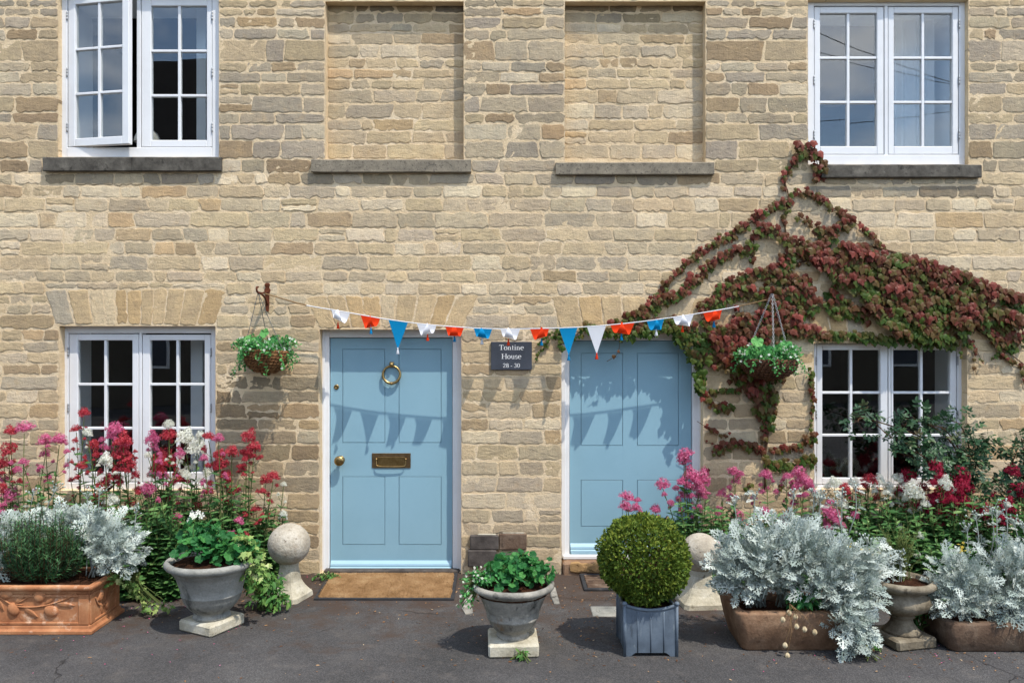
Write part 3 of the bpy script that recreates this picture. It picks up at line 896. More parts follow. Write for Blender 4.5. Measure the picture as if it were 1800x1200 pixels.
# ---- casement windows
def window(fx0, fx1, fy0, fy1, sashes, rec, label, open_left=0.0, bottom=16):
    """sashes: (x0, x1, top, bottom, glass x0, x1, y0, y1) in photo pixels on the plane y = rec."""
    X = lambda p: WX(p, rec); Z = lambda p: WZ(p, rec)
    fr = MB()
    s0, s1 = sashes
    zb = s0[3] + 1.5; zt = s0[2] - 1.5
    g = 1.0
    box(fr, X(fx0 - 1), X(s0[0] - g), rec, rec + .075, Z(fy1), Z(fy0 - 3), .003)
    box(fr, X(s1[1] + g), X(fx1 + 1), rec, rec + .075, Z(fy1), Z(fy0 - 3), .003)
    box(fr, X(s0[1] + g), X(s1[0] - g), rec + .001, rec + .075, Z(zb), Z(zt), .003)
    box(fr, X(s0[0] - g), X(s1[1] + g), rec + .0005, rec + .075, Z(zt), Z(fy0 - 3), .003)
    box(fr, X(s0[0] - g), X(s1[1] + g), rec - .006, rec + .075, Z(fy1), Z(zb), .004)
    # rebate behind the sashes
    for (x0, x1, a, b, *_r) in sashes:
        box(fr, X(x0 - g), X(x0 + 4), rec + .052, rec + .072, Z(b), Z(a), .001)
        box(fr, X(x1 - 4), X(x1 + g), rec + .052, rec + .072, Z(b), Z(a), .001)
    f = fr.build('window', M['white_paint'], house)
    f['label'] = label
    for si, (x0, x1, a, b, gx0, gx1, gy0, gy1) in enumerate(sashes):
        ang = open_left if si == 0 else 0.0
        hx, hy = X(x0), rec + .004
        def turn(p, ang=ang, hx=hx, hy=hy):
            if not ang: return p
            dx, dy = p[0] - hx, p[1] - hy
            return np.array([hx + dx * math.cos(ang) + dy * math.sin(ang), hy - dx * math.sin(ang) + dy * math.cos(ang), p[2]])
        ya, yb = rec + .004, rec + .048
        m = MB()
        box(m, X(x0), X(gx0), ya, yb, Z(b), Z(a), .004, fn=turn)
        box(m, X(gx1), X(x1), ya, yb, Z(b), Z(a), .004, fn=turn)
        box(m, X(gx0), X(gx1), ya + .0004, yb - .0004, Z(gy0), Z(a), .004, fn=turn)
        box(m, X(gx0), X(gx1), ya + .0004, yb - .0004, Z(b), Z(gy1), .004, fn=turn)
        m.build('sash', M['white_paint'], f)
        vx = (gx0 + gx1) / 2
        m = MB(); box(m, X(vx - 2.4), X(vx + 2.4), ya + .006, yb - .004, Z(gy1), Z(gy0), .003, fn=turn); m.build('glazing_bar', M['white_paint'], f)
        for k in (1, 2):
            yy = gy0 + (gy1 - gy0) * k / 3
            m = MB()
            box(m, X(gx0), X(vx - 2.4), ya + .006, yb - .004, Z(yy + 2.2), Z(yy - 2.2), .003, fn=turn)
            box(m, X(vx + 2.4), X(gx1), ya + .006, yb - .004, Z(yy + 2.2), Z(yy - 2.2), .003, fn=turn)
            m.build('glazing_bar', M['white_paint'], f)
        for cx in range(2):
            for cy in range(3):
                px0, px1 = (gx0, vx - 2.4) if cx == 0 else (vx + 2.4, gx1)
                q0 = gy0 + (gy1 - gy0) * cy / 3 + (2.2 if cy else 0); q1 = gy0 + (gy1 - gy0) * (cy + 1) / 3 - (2.2 if cy < 2 else 0)
                m = MB()
                tl = rng.normal(0, .0012, 2)
                def pt(p, tl=tl, turn=turn, cx0=X((px0 + px1) / 2), cz0=Z((q0 + q1) / 2)):
                    return turn(np.array([p[0], p[1] + (p[0] - cx0) * tl[0] + (p[2] - cz0) * tl[1], p[2]]))
                box(m, X(px0) - .003, X(px1) + .003, ya + .020, ya + .024, Z(q1) - .003, Z(q0) + .003, .0005, fn=pt)
                m.build('pane', M['glass'], f)
        # hinges on the outer stile
        hxp = x0 - 1.0 if si == 0 else x1 + 1.0
        for t in ((.12, .50, .87)):
            zc = Z(a + (b - a) * t)
            m = MB()
            lathe(m, [(.0035, -.034), (.0062, -.032), (.0062, -.012), (.0052, -.011), (.0052, -.010), (.0062, -.009), (.0062, .012), (.0052, .013), (.0062, .014), (.0062, .032), (.0035, .034)], 8, X(hxp), rec - .002, zc)
            m.build('hinge', M['steel'], f, smooth=True)
    return f

window(103, 385, -14, 277, [(119, 239, -3, 258, 133, 226, 9, 244), (248, 372, -3, 258, 265, 363, 10, 246)], UREC, 'upper window over the dark lichened sill with its left casement ajar', math.radians(11))
window(1420, 1702, 0, 290, [(1432, 1554, 12, 271, 1442, 1542, 23, 257), (1562, 1685, 12, 271, 1572, 1675, 23, 257)], UREC, 'upper window with clouds mirrored in its closed panes')
window(104, 379, 573, 862, [(121, 243, 587, 846, 136, 232, 598, 830), (250, 370, 588, 846, 263, 359, 598, 830)], WREC, 'lower window behind the red and white valerian')
window(1431, 1700, 603, 860, [(1436, 1561, 604, 851, 1446, 1548, 615, 840), (1567, 1682, 604, 851, 1571, 1671, 615, 840)], WREC, 'lower window under the red creeper, partly hidden by the rose')

# ---- rooms behind the windows
def room(fx0, fx1, fy0, fy1, rec):
    X0, X1, Z0, Z1 = WX(fx0, rec) + .01, WX(fx1, rec) - .01, WZ(fy1, rec) + .02, WZ(fy0, rec) - .01
    ya, yb = rec + .076, 0.52
    m = MB()
    m.add([(X0, ya, Z0), (X0, yb, Z0), (X0, yb, Z1), (X0, ya, Z1)], [[0, 1, 2, 3]])
    m.add([(X1, ya, Z0), (X1, yb, Z0), (X1, yb, Z1), (X1, ya, Z1)], [[3, 2, 1, 0]])
    m.add([(X0, ya, Z1), (X0, yb, Z1), (X1, yb, Z1), (X1, ya, Z1)], [[0, 1, 2, 3]])
    m.add([(X0, ya, Z0), (X0, yb, Z0), (X1, yb, Z0), (X1, ya, Z0)], [[3, 2, 1, 0]])
    m.build('window_reveal', M['reveal'], house)
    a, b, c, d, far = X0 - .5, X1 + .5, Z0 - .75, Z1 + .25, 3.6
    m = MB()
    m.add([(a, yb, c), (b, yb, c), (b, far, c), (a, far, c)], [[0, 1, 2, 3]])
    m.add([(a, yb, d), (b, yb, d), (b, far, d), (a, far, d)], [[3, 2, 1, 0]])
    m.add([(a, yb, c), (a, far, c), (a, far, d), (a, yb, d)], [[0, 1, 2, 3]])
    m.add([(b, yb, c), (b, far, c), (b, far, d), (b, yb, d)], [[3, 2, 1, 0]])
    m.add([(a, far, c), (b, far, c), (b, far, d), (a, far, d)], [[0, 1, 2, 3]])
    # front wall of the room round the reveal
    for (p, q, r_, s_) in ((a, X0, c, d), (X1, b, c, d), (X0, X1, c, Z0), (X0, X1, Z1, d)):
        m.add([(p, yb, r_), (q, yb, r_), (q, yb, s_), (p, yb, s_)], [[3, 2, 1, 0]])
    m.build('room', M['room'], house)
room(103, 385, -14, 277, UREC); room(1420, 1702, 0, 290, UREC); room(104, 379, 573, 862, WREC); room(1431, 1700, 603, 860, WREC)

# folded inner shutters and curtains seen through the glass
def leaf_panel(px0, px1, py0, py1, y, name, mat, wave=0.0):
    m = MB()
    x0, x1, z0, z1 = WX(px0, y), WX(px1, y), WZ(py1, y), WZ(py0, y)
    if wave:
        n = 40
        V = []
        for i in range(n + 1):
            t = i / n
            for z in (z0, (z0 + z1) / 2, z1):
                V.append((x0 + (x1 - x0) * t, y + wave * math.sin(t * 23 + .6 * math.sin(t * 9)), z))
        m.add(V, [[i * 3 + j, (i + 1) * 3 + j, (i + 1) * 3 + j + 1, i * 3 + j + 1] for i in range(n) for j in range(2)])
    else:
        box(m, x0, x1, y, y + .03, z0, z1, .004)
    return m.build(name, mat, house, smooth=bool(wave))
leaf_panel(345, 362, 0, 262, .34, 'shutter', M['reveal'])
leaf_panel(335, 356, 588, 846, .34, 'shutter', M['reveal'])
leaf_panel(1572, 1640, 10, 270, .40, 'curtain', M['reveal'], .022)

# a pale lampshade standing inside the open upper window
lamp = thing('table_lamp', W(259, 262, .30), 'small lamp with cream domed shade inside the open upper window', 'lamp')
b0 = W(259, 262, .30)
m = MB(); lathe(m, [(.05, 0), (.05, .012), (.012, .03), (.01, .09)], 16, *b0); m.build('lamp_base', M['brass'], lamp, True)
m = MB(); lathe(m, [(.098, .05), (.094, .085), (.075, .125), (.04, .15), (.0, .155)], 24, *b0, cap=False); m.build('lamp_shade', M['lamp_shade'], lamp, True)

# ---- doors
def door(lx0, lx1, ly0, ly1, fx0, fx1, ftop, groundpy, panels, label, furniture):
    rec = DREC
    X = lambda p: WX(p, rec); Z = lambda p: WZ(p, rec)
    bot = Z(ly1)
    # frame
    fm = MB()
    zb = max(Z(groundpy), 0.0)
    box(fm, WX(fx0, rec - .03) - .02, X(lx0 - 1), rec - .03, rec + .08, zb, Z(ftop) + .03, .004)
    box(fm, X(lx1 + 1), WX(fx1, rec - .03) + .02, rec - .03, rec + .08, zb, Z(ftop) + .03, .004)
    box(fm, X(lx0 - 1), X(lx1 + 1), rec - .0295, rec + .08, Z(ly0 - 1), Z(ftop) + .03, .004)
    # stop bead beside the frame
    box(fm, WX(fx0, rec - .04) - .012, WX(fx0 + 6, rec - .04), rec - .042, rec - .031, zb, Z(ftop) + .02, .003)
    box(fm, WX(fx1 - 6, rec - .04), WX(fx1, rec - .04) + .012, rec - .042, rec - .031, zb, Z(ftop) + .02, .003)
    fm.build('door_frame', M['door_white'], house)
    mb = MB(); box(mb, X(lx0), X(lx1), rec + .010, rec + .045, bot, Z(ly0), .001)
    d = mb.build('door', M['blue_paint'], house); d['label'] = label
    g = 0.9
    cols, rows = panels
    xs = [lx0] + [v for c in cols for v in c] + [lx1]
    ysr = [ly0] + [v for r in rows for v in r] + [ly1]
    for k in range(0, len(xs), 2):
        st = MB(); box(st, X(xs[k]), X(xs[k + 1]), rec, rec + .0098, bot, Z(ly0), .0004); st.build('stile', M['blue_paint'], d)
    for k in range(0, len(ysr), 2):
        for (c0, c1) in cols:
            rl = MB(); box(rl, X(c0), X(c1), rec + .0002, rec + .0098, bot if k == len(ysr) - 2 else Z(ysr[k + 1]), Z(ysr[k]), .0002); rl.build('rail', M['blue_paint'], d)
    for (x0, x1) in cols:
        for (y0, y1) in rows:
            m = MB(); box(m, X(x0 + g), X(x1 - g), rec + .0008, rec + .0096, Z(y1 - g), Z(y0 + g), .0012)
            m.build('door_panel', M['blue_paint'], d)
    # moulded weather bar
    m = MB()
    z0 = Z(ly1 - 1); hgt = .078
    prof = [(rec - .0005, z0), (rec - .030, z0 + .001), (rec - .034, z0 + .010), (rec - .034, z0 + .028), (rec - .030, z0 + .032), (rec - .024, z0 + .036), (rec - .026, z0 + .044), (rec - .022, z0 + .056), (rec - .012, z0 + .066), (rec - .0005, z0 + hgt)]
    V = [(x, y, z) for x in (X(lx0 + 1), X(lx1 - 1)) for (y, z) in prof]
    L = len(prof)
    m.add(V, [[q, L + q, L + q + 1, q + 1] for q in range(L - 1)] + [list(range(L))[::-1], [L + q for q in range(L)]])
    m.build('weather_bar', M['blue_light'], d)
    if furniture:
        # ring knocker
        c = W(689, 658, rec)
        m = MB(); box(m, c[0] - .016, c[0] + .016, rec - .014, rec - .0005, c[2] + .055, c[2] + .098, .005)
        lathe(m, [(.014, -.012), (.017, -.006), (.017, .006), (.014, .012)], 10, c[0], rec - .024, c[2] + .076)
        m.build('knocker_mount', M['brass'], d, True)
        ring = [(c[0] + .066 * math.sin(t), rec - .022 + .006 * math.cos(t), c[2] + .066 * math.cos(t)) for t in np.linspace(0, 2 * math.pi, 40, endpoint=False)]
        m = MB(); tube(m, ring, [.0085 + .0025 * (1 - math.cos(t)) / 2 for t in np.linspace(0, 2 * math.pi, 40, endpoint=False)], 10, closed=True)
        ellipsoid(m, (c[0], rec - .026, c[2] - .067), (.016, .014, .013))
        m.build('ring_knocker', M['brass'], d, True)
        # letter box
        x0, x1, z0_, z1_ = X(654), X(722), Z(822), Z(796)
        m = MB(); box(m, x0, x1, rec - .006, rec - .0005, z0_, z1_, .002); lb = m.build('letter_plate', M['brass_dark'], d)
        fl = MB(); box(fl, x0 + .045, x1 - .045, rec - .011, rec - .0065, z0_ + .020, z1_ - .028, .002); fl.build('letter_flap', M['brass'], d)
        hd = MB()
        for xx in (x0 + .036, x1 - .036):
            ellipsoid(hd, (xx, rec - .014, z1_ - .045), (.009, .012, .009))
        hp = [(x0 + .036, rec - .016, z1_ - .045), (x0 + .038, rec - .022, z0_ + .028), (x0 + .06, rec - .026, z0_ + .016), ((x0 + x1) / 2, rec - .028, z0_ + .014), (x1 - .06, rec - .026, z0_ + .016), (x1 - .038, rec - .022, z0_ + .028), (x1 - .036, rec - .016, z1_ - .045)]
        tube(hd, spline(hp, 26), .0042, 6)
        hd.build('letter_handle', M['brass'], d, True)
        # knob and keyhole
        k = W(599, 808, rec)
        m = MB()
        prof = [(.032, .0), (.032, .004), (.013, .008), (.012, .030), (.026, .036), (.037, .048), (.039, .056), (.037, .064), (.028, .071), (.012, .074), (0.001, .0745)]
        V, F = [], []
        n = 22
        for (r_, h_) in prof:
            for i in range(n):
                a_ = 2 * math.pi * i / n
                V.append((k[0] + r_ * math.cos(a_), rec - .0005 - h_, k[2] + r_ * math.sin(a_)))
        for q in range(len(prof) - 1):
            for i in range(n): F.append([q * n + i, q * n + (i + 1) % n, (q + 1) * n + (i + 1) % n, (q + 1) * n + i])
        m.add(V, F); m.build('door_knob', M['brass'], d, True)
        k = W(591.5, 680, rec)
        m = MB(); V, F = [], []
        prof = [(.020, 0), (.020, .003), (.017, .006), (.009, .007), (.006, .004), (.001, .004)]
        for (r_, h_) in prof:
            for i in range(n):
                a_ = 2 * math.pi * i / n
                V.append((k[0] + r_ * math.cos(a_), rec - .0005 - h_, k[2] + r_ * math.sin(a_)))
        for q in range(len(prof) - 1):
            for i in range(n): F.append([q * n + i, q * n + (i + 1) % n, (q + 1) * n + (i + 1) % n, (q + 1) * n + i])
        m.add(V, F); m.build('keyhole', M['brass'], d, True)
    return d
door(581, 795, 594, 1003, 565, 809, 580, 1010, ([(602, 677), (701, 776)], [(613, 778), (837, 957)]),
     'pale blue door with brass ring knocker, knob and letter box', True)
door(1001.5, 1215, 599, 973, 988, 1234, 588, 978, ([(1021, 1095), (1120, 1193)], [(620, 783), (843, 925)]),
     'pale blue door without fittings, shaded by the creeper', False)
m = MB(); box(m, -5.1, 5.1, 3.62, 3.9, 0, 5.29, .01); m.build('unseen_back_wall', M['mortar'], house)  # unseen back and sides, added to stop light leaking in behind the doors
for a in (-5.18, 5.10):
    m = MB(); box(m, a, a + .08, .01, 3.9, 0, 5.29, .01); m.build('unseen_side_wall', M['mortar'], house)
m = MB(); box(m, -5.25, 5.25, .012, 4.0, 5.30, 5.42, .01); m.build('roof', M['far_roof'], house)  # unseen flat lid added over the void to keep skylight out
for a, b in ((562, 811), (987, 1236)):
    m = MB(); box(m, WX(a) - .05, WX(b) + .05, DREC + .085, DREC + .12, 0, 2.2, .003); m.build('door_light_seal', M['room'], house)  # dark sheet added behind each door leaf to seal the light leak
# thresholds
m = MB(); box(m, WX(989, .1), WX(1233, .1), .055, .21, WZ(980, .1), WZ(973.5, .1), .004); m.build('threshold', M['door_white'], house)
m = MB(); box(m, WX(989), WX(1234), -.03, .21, -.02, WZ(987) , .012); m.build('door_step', M['trough'], house)
m = MB(); box(m, WX(567), WX(807), .03, .21, -.02, .018, .006); m.build('door_step', M['brick_dark'], house)
for p in range(4):
    a = 1000 + p * 58
    q = [(a, 988), (a + 57, 988), (a + 57, 1007), (a, 1007)]
    V, F, tone, _, _ = make_stone(q, -.036, rng, np.array(srgb(186, 150, 104)) * rng.uniform(.8, 1), .03)
    MB().add(V, F, 0, tone).build('step_stone', M['stone'], house, True)

# ================================================================== across the street (mirrored in the panes)
def far_house(x0, x1, y, eave, ridge, label):
    t = thing('far_house', ((x0 + x1) / 2, y, 0), label, 'house')
    m = MB(); box(m, x0, x1, y - 6, y, 0, eave, .01); m.build('wall', M['far_wall'], t)
    m = MB()
    V = [(x0 - .2, y + .25, eave), (x1 + .2, y + .25, eave), (x1 + .2, y - 6.25, eave), (x0 - .2, y - 6.25, eave), (x0 + 1.6, y - 3, ridge), (x1 - 1.6, y - 3, ridge)]
    m.add(V, [[0, 1, 5, 4], [2, 3, 4, 5], [1, 2, 5], [3, 0, 4], [3, 2, 1, 0]])
    rf = m.build('roof', M['far_roof'], t)
    m = MB(); box(m, x0 + 2.2, x0 + 3.0, y - 3.5, y - 2.5, ridge - .6, ridge + .9, .02); m.build('chimney', M['far_wall'], rf)
    n = max(2, int((x1 - x0) / 2.6))
    for k in range(n):
        for z in (1.0, 3.5):
            xx = x0 + (x1 - x0) * (k + .5) / n
            m = MB(); box(m, xx - .5, xx + .5, y - .04, y + .03, z, z + 1.2, .01); wf = m.build('window', M['white_paint'], t)
            m = MB(); box(m, xx - .42, xx + .42, y + .031, y + .036, z + .08, z + 1.12, .001); m.build('pane', M['slate'], wf)
far_house(-17.5, -5.2, -15.5, 6.6, 10.4, 'far stone house with a hipped tiled roof across the street, mirrored in the upper window')
far_house(-4.6, 6.5, -19.0, 3.4, 5.4, 'low far stone house straight across the street')
far_house(7.5, 18.0, -17.0, 3.0, 5.2, 'far stone house across the street to the east with a low roof')
# overhead wires on a pole
pole = thing('utility_pole', (12.5, -11.5, 0), 'wooden pole across the street with overhead wires, mirrored in the upper window', 'pole')
m = MB(); tube(m, [(12.5, -11.5, 0), (12.5, -11.5, 7.4)], [.13, .10], 10); m.build('pole_shaft', M['twig'], pole)
for (dx, dy, z1, x2, y2, z2) in ((0, 0, 7.2, -3, -12.5, 7.0), (.1, 0, 7.1, 4, -14, 10.5), (-.1, 0, 7.0, 3.0, -8, 8.5)):
    m = MB(); p = np.linspace(0, 1, 16)[:, None]
    P = np.array([12.5 + dx, -11.5 + dy, z1]) * (1 - p) + np.array([x2, y2, z2]) * p
    P[:, 2] -= .5 * 4 * (p * (1 - p))[:, 0]
    tube(m, P, .009, 5); m.build('wire', M['rubber'], pole)

# ================================================================== name plaque
rs = np.random.default_rng(21)
SY = -0.022
sg = thing('name_plaque', W(899, 625, SY), 'dark slate plaque lettered Tontine House 28 - 30 between the two blue doors', 'sign')
m = MB(); box(m, WX(863, SY), WX(935, SY), SY, -.002, WZ(650, SY), WZ(600.5, SY), .002); m.build('slate_panel', M['slate'], sg)

def arc(cx, cy, rx, ry, a0, a1, thick, thin, n=22):
    """Curved stroke: heavier where it runs upright."""
    a = np.radians(np.linspace(a0, a1, n))
    p = np.stack([cx + rx * np.cos(a), cy + ry * np.sin(a)], 1)
    w = thin + (thick - thin) * np.abs(np.cos(a)) ** 1.3
    return p, w
def seg(x0, y0, x1, y1, w): return np.array([[x0, y0], [x1, y1]], float), np.array([w, w], float)
TH, TN = .135, .05
def serif(x, y, w=.26): return seg(x - w / 2, y, x + w / 2, y, .04)
G = {   # serif letters drawn as strokes: (advance, strokes); x-height .46, cap height .68
    'T': (.62, [seg(.31, 0, .31, .66, TH * .8), seg(.02, .655, .60, .655, .045), seg(.035, .66, .035, .50, .035), seg(.585, .66, .585, .50, .035), serif(.31, .02, .28)]),
    'o': (.50, [arc(.25, .225, .185, .215, 0, 360, TH * .78, .035)]),
    'n': (.53, [seg(.12, 0, .12, .44, TH * .72), serif(.12, .02, .22), seg(.03, .43, .12, .43, .035), arc(.26, .28, .125, .155, 180, 10, .06, .05, 14), seg(.385, 0, .385, .32, TH * .72), serif(.385, .02, .22)]),
    't': (.32, [seg(.14, .08, .14, .57, TH * .68), seg(.03, .43, .28, .43, .035), arc(.215, .085, .075, .075, 180, 300, TH * .6, .03, 10)]),
    'i': (.29, [seg(.14, 0, .14, .44, TH * .72), serif(.14, .02, .22), seg(.05, .43, .14, .43, .035), (np.array([[.14, .57], [.14, .66]]), np.array([.09, .09]))]),
    'e': (.46, [arc(.235, .225, .18, .215, 8, 310, TH * .78, .04), seg(.07, .255, .405, .255, .035)]),
    'H': (.72, [seg(.13, 0, .13, .66, TH * .8), seg(.59, 0, .59, .66, TH * .8), seg(.13, .34, .59, .34, .04), serif(.13, .02), serif(.13, .645), serif(.59, .02), serif(.59, .645)]),
    'u': (.52, [seg(.12, .15, .12, .44, TH * .72), seg(.03, .43, .12, .43, .035), arc(.25, .155, .13, .14, 180, 350, .06, .06, 14), seg(.39, 0, .39, .44, TH * .72), seg(.30, .43, .39, .43, .035), seg(.39, .015, .48, .015, .03)]),
    's': (.39, [arc(.19, .335, .12, .105, 20, 250, .075, .05, 16), arc(.19, .115, .135, .10, 80, -150, .08, .05, 16)]),
    '2': (.50, [arc(.235, .48, .165, .175, 165, -30, TH * .7, .04, 18), seg(.36, .40, .07, .04, .06), seg(.05, .035, .43, .035, .06)]),
    '8': (.50, [arc(.25, .50, .135, .145, 0, 360, .09, .045), arc(.25, .18, .17, .165, 0, 360, .10, .045)]),
    '-': (.33, [seg(.05, .22, .28, .22, .06)]),
    '3': (.50, [arc(.22, .50, .145, .15, 150, -80, .095, .045, 18), arc(.22, .185, .175, .17, 85, -150, .11, .045, 20)]),
    '0': (.50, [arc(.25, .335, .18, .32, 0, 360, TH * .75, .04, 30)]),
    ' ': (.24, [])}
def text(mb, s, cx, base, size, y):
    tot = sum(G[c][0] for c in s) * size
    x = cx - tot / 2
    for ch in s:
        adv, st = G[ch]
        for p, w in st:
            d = unit(np.gradient(p, axis=0)); nrm = np.stack([-d[:, 1], d[:, 0]], 1)
            L = p + nrm * w[:, None] / 2; R = p - nrm * w[:, None] / 2
            n = len(p)
            V = [(x + q[0] * size, yy, base + q[1] * size) for yy in (y, y + .0018) for q in np.concatenate([L, R])]
            F = [[i, n + i, n + i + 1, i + 1] for i in range(n - 1)]
            F += [[i, i + 1, 2 * n + i + 1, 2 * n + i] for i in range(n - 1)] + [[n + i + 1, n + i, 3 * n + i, 3 * n + i + 1] for i in range(n - 1)]
            mb.add(V, F)
        x += adv * size
for (s, py, size) in (('Tontine', 615, .0575), ('House', 630.5, .0575), ('28 - 30', 645.7, .046)):
    m = MB(); text(m, s, WX(899, SY), WZ(py, SY), size, SY - .0017); m.build('lettering', M['letter'], sg, kind='stuff')

# ================================================================== hanging baskets and brackets
BY = -0.19
def basket(px, rimpy, rpx, hpx, label, mat, tilt=0.0):
    s = (DIST + BY) / FPX
    c = W(px, rimpy, BY); R = rpx * s; H = hpx * s
    t = thing('hanging_basket', c, label, 'basket', 'hanging baskets on the front wall')
    r_ = np.random.default_rng(int(px))
    n = 9
    for k in range(n):                       # coils of twisted straw, each a strand of the weave
        u = k / (n - 1)
        rr = R * (1 - u ** 2.2) ** .5 if u < .999 else R * .12
        rr = max(rr, R * .14)
        z = c[2] - H * u
        m = MB()
        for ph in (0, math.pi):
            a = np.linspace(0, 2 * math.pi, 90, endpoint=False)
            tw = a * 17 + ph + k
            q = np.stack([c[0] + (rr + .007 * np.cos(tw)) * np.cos(a), c[1] + (rr + .007 * np.cos(tw)) * np.sin(a), z + .008 * np.sin(tw) + tilt * rr * np.cos(a) + .002 * np.sin(a * 7 + k)], 1)
            tube(m, q, .0085, 6, closed=True)
        m.build('woven_coil', mat, t, True)
    m = MB(); lathe(m, [(R * .10, -H * .98), (R * .6, -H * .78), (R * .88, -H * .42), (R * .94, -.01)], 32, *c); m.build('liner', M['soil'], t, True)
    m = MB(); lathe(m, [(R * .98, -.014), (R * .5, .012), (.001, .02)], 24, *c, cap=False); m.build('soil', M['soil'], t, True)
    return t, c, R, H
bk1, c1, R1, H1 = basket(467, 617, 37, 39, 'light woven straw basket hanging left of the door with the knocker', M['wicker'], -.06)
bk2, c2, R2, H2 = basket(1352, 634, 46, 32, 'dark woven willow basket hanging among the red creeper', M['wicker_dark'], .0)
# bracket left: rusty strap with a hook out over the wall
def bracket(px, label):
    t = thing('wall_bracket', W(px, 522, -.02), label, 'bracket')
    m = MB()
    zc = lambda py: WZ(py, -.02)
    x = WX(px, -.02)
    V = []
    prof = [(.010, 497), (.020, 500), (.013, 505), (.024, 510), (.015, 516), (.014, 535), (.011, 547)]
    for (w, py) in prof:
        for (dx, y) in ((-w, -.014), (w, -.014), (w, .0), (-w, .0)): V.append((x + dx, y + .004 * math.sin(py), zc(py)))
    F = []
    for k in range(len(prof) - 1):
        for j in range(4): F.append([k * 4 + j, k * 4 + (j + 1) % 4, k * 4 + 4 + (j + 1) % 4, k * 4 + 4 + j])
    F += [[0, 1, 2, 3], [24, 27, 26, 25]]
    m.add(V, F); m.build('wall_plate', M['rust'], t)
    z = WZ(516, -.02)
    hook = [(x, -.01, zc(535)), (x - .004, -.05, zc(524)), (x - .008, -.12, z - .01), (x - .010, BY, z - .005), (x - .012, BY - .03, z + .012), (x - .012, BY - .024, z + .034), (x - .012, BY, z + .038)]
    m = MB(); tube(m, spline(hook, 24), .0075, 7); m.build('hook', M['rust'], t, True)
    m = MB(); tube(m, [(x, -.012, z + .01), (x - .008, -.12, z - .002), (x - .010, BY, z)], .006, 6); m.build('arm', M['rust'], t, True)
    return np.array([x - .011, BY, z])
hk1 = bracket(469, 'rusty iron wall bracket above the light straw basket')
hk2 = bracket(1347, 'iron wall bracket buried in the creeper above the dark basket')
for k, a in enumerate((200, 340, 95)):
    e = c1 + np.array([R1 * math.cos(math.radians(a)), R1 * math.sin(math.radians(a)), 0])
    m = MB(); tube(m, spline([hk1, hk1 * .5 + e * .5 + np.array([0, 0, -.01]), e], 12), .0026, 5); m.build('wire', M['wire'], bk1)
for k, a in enumerate((262, 20, 140)):
    e = c2 + np.array([R2 * math.cos(math.radians(a)), R2 * math.sin(math.radians(a)), .0])
    m = MB(); P = spline([hk2, e], 34)
    for i in range(33):                                        # links
        d = P[i + 1] - P[i]; mid = (P[i] + P[i + 1]) / 2
        u = unit(d); v = unit(np.cross(u, [0.3, 1, .2] if i % 2 else [1, .2, .3]))
        ang = np.linspace(0, 2 * math.pi, 8, endpoint=False)
        tube(m, [mid + u * np.linalg.norm(d) * .68 * math.cos(q) + v * .0055 * math.sin(q) for q in ang], .0017, 4, closed=True)
    m.build('chain', M['chain'], bk2, kind='stuff')

# ================================================================== bunting
BUNT_Y = -0.145
bt = thing('bunting', W(860, 577, BUNT_Y), 'string of red, white and blue pennants strung across both doors', 'bunting')
path = [(466, 516), (500, 526), (536, 536), (600, 547), (680, 561), (760, 571), (860, 577.5), (960, 577), (1040, 573.5), (1120, 566), (1200, 555), (1262, 545), (1300, 538), (1347, 527)]
SP = spline([W(a, b, BUNT_Y) for a, b in path], 140)
def on_string(px):
    x = WX(px, BUNT_Y); return np.array([x, BUNT_Y, np.interp(x, SP[:, 0], SP[:, 2])])
xa, xb = WX(536, BUNT_Y), WX(1300, BUNT_Y)
A = SP[SP[:, 0] <= xa + .02]; B = SP[(SP[:, 0] >= xa) & (SP[:, 0] <= xb)]; C_ = SP[SP[:, 0] >= xb - .02]
m = MB(); tube(m, A, .0055, 6); m.build('twine', M['twine'], bt)
m = MB(); tube(m, B, .0042, 6); m.build('cord', M['cord'], bt)
m = MB(); tube(m, C_, .0045, 6); m.build('twine', M['twine'], bt)
FL = [  # photo x0, x1, colour, tassel colour, curl, skew, swing
    (583, 615, 'white', 'red', 4.3, -1.0, .0), (634, 668, 'red', 'blue', 3.2, 1.2, .1), (683, 717, 'blue', 'white', .20, .0, .0), (733, 767, 'white', 'red', 3.9, .9, .0),
    (783, 815, 'red', 'blue', 4.6, .1, .0), (833, 865, 'blue', 'white', 4.4, -.5, .0), (880, 914, 'white', 'red', 4.4, -1.0, .0), (932, 965, 'red', 'blue', 4.1, 1.0, .0),
    (983, 1015, 'blue', 'blue', .35, .0, .0), (1032, 1065, 'white', 'red', .12, .0, .0), (1073, 1115, 'red', 'blue', 3.8, -1.0, .0), (1137, 1167, 'blue', 'white', 3.6, -.3, .0),
    (1183, 1219, 'white', 'red', 4.0, -1.1, .0), (1236, 1269, 'red', 'blue', 4.3, .2, .0)]
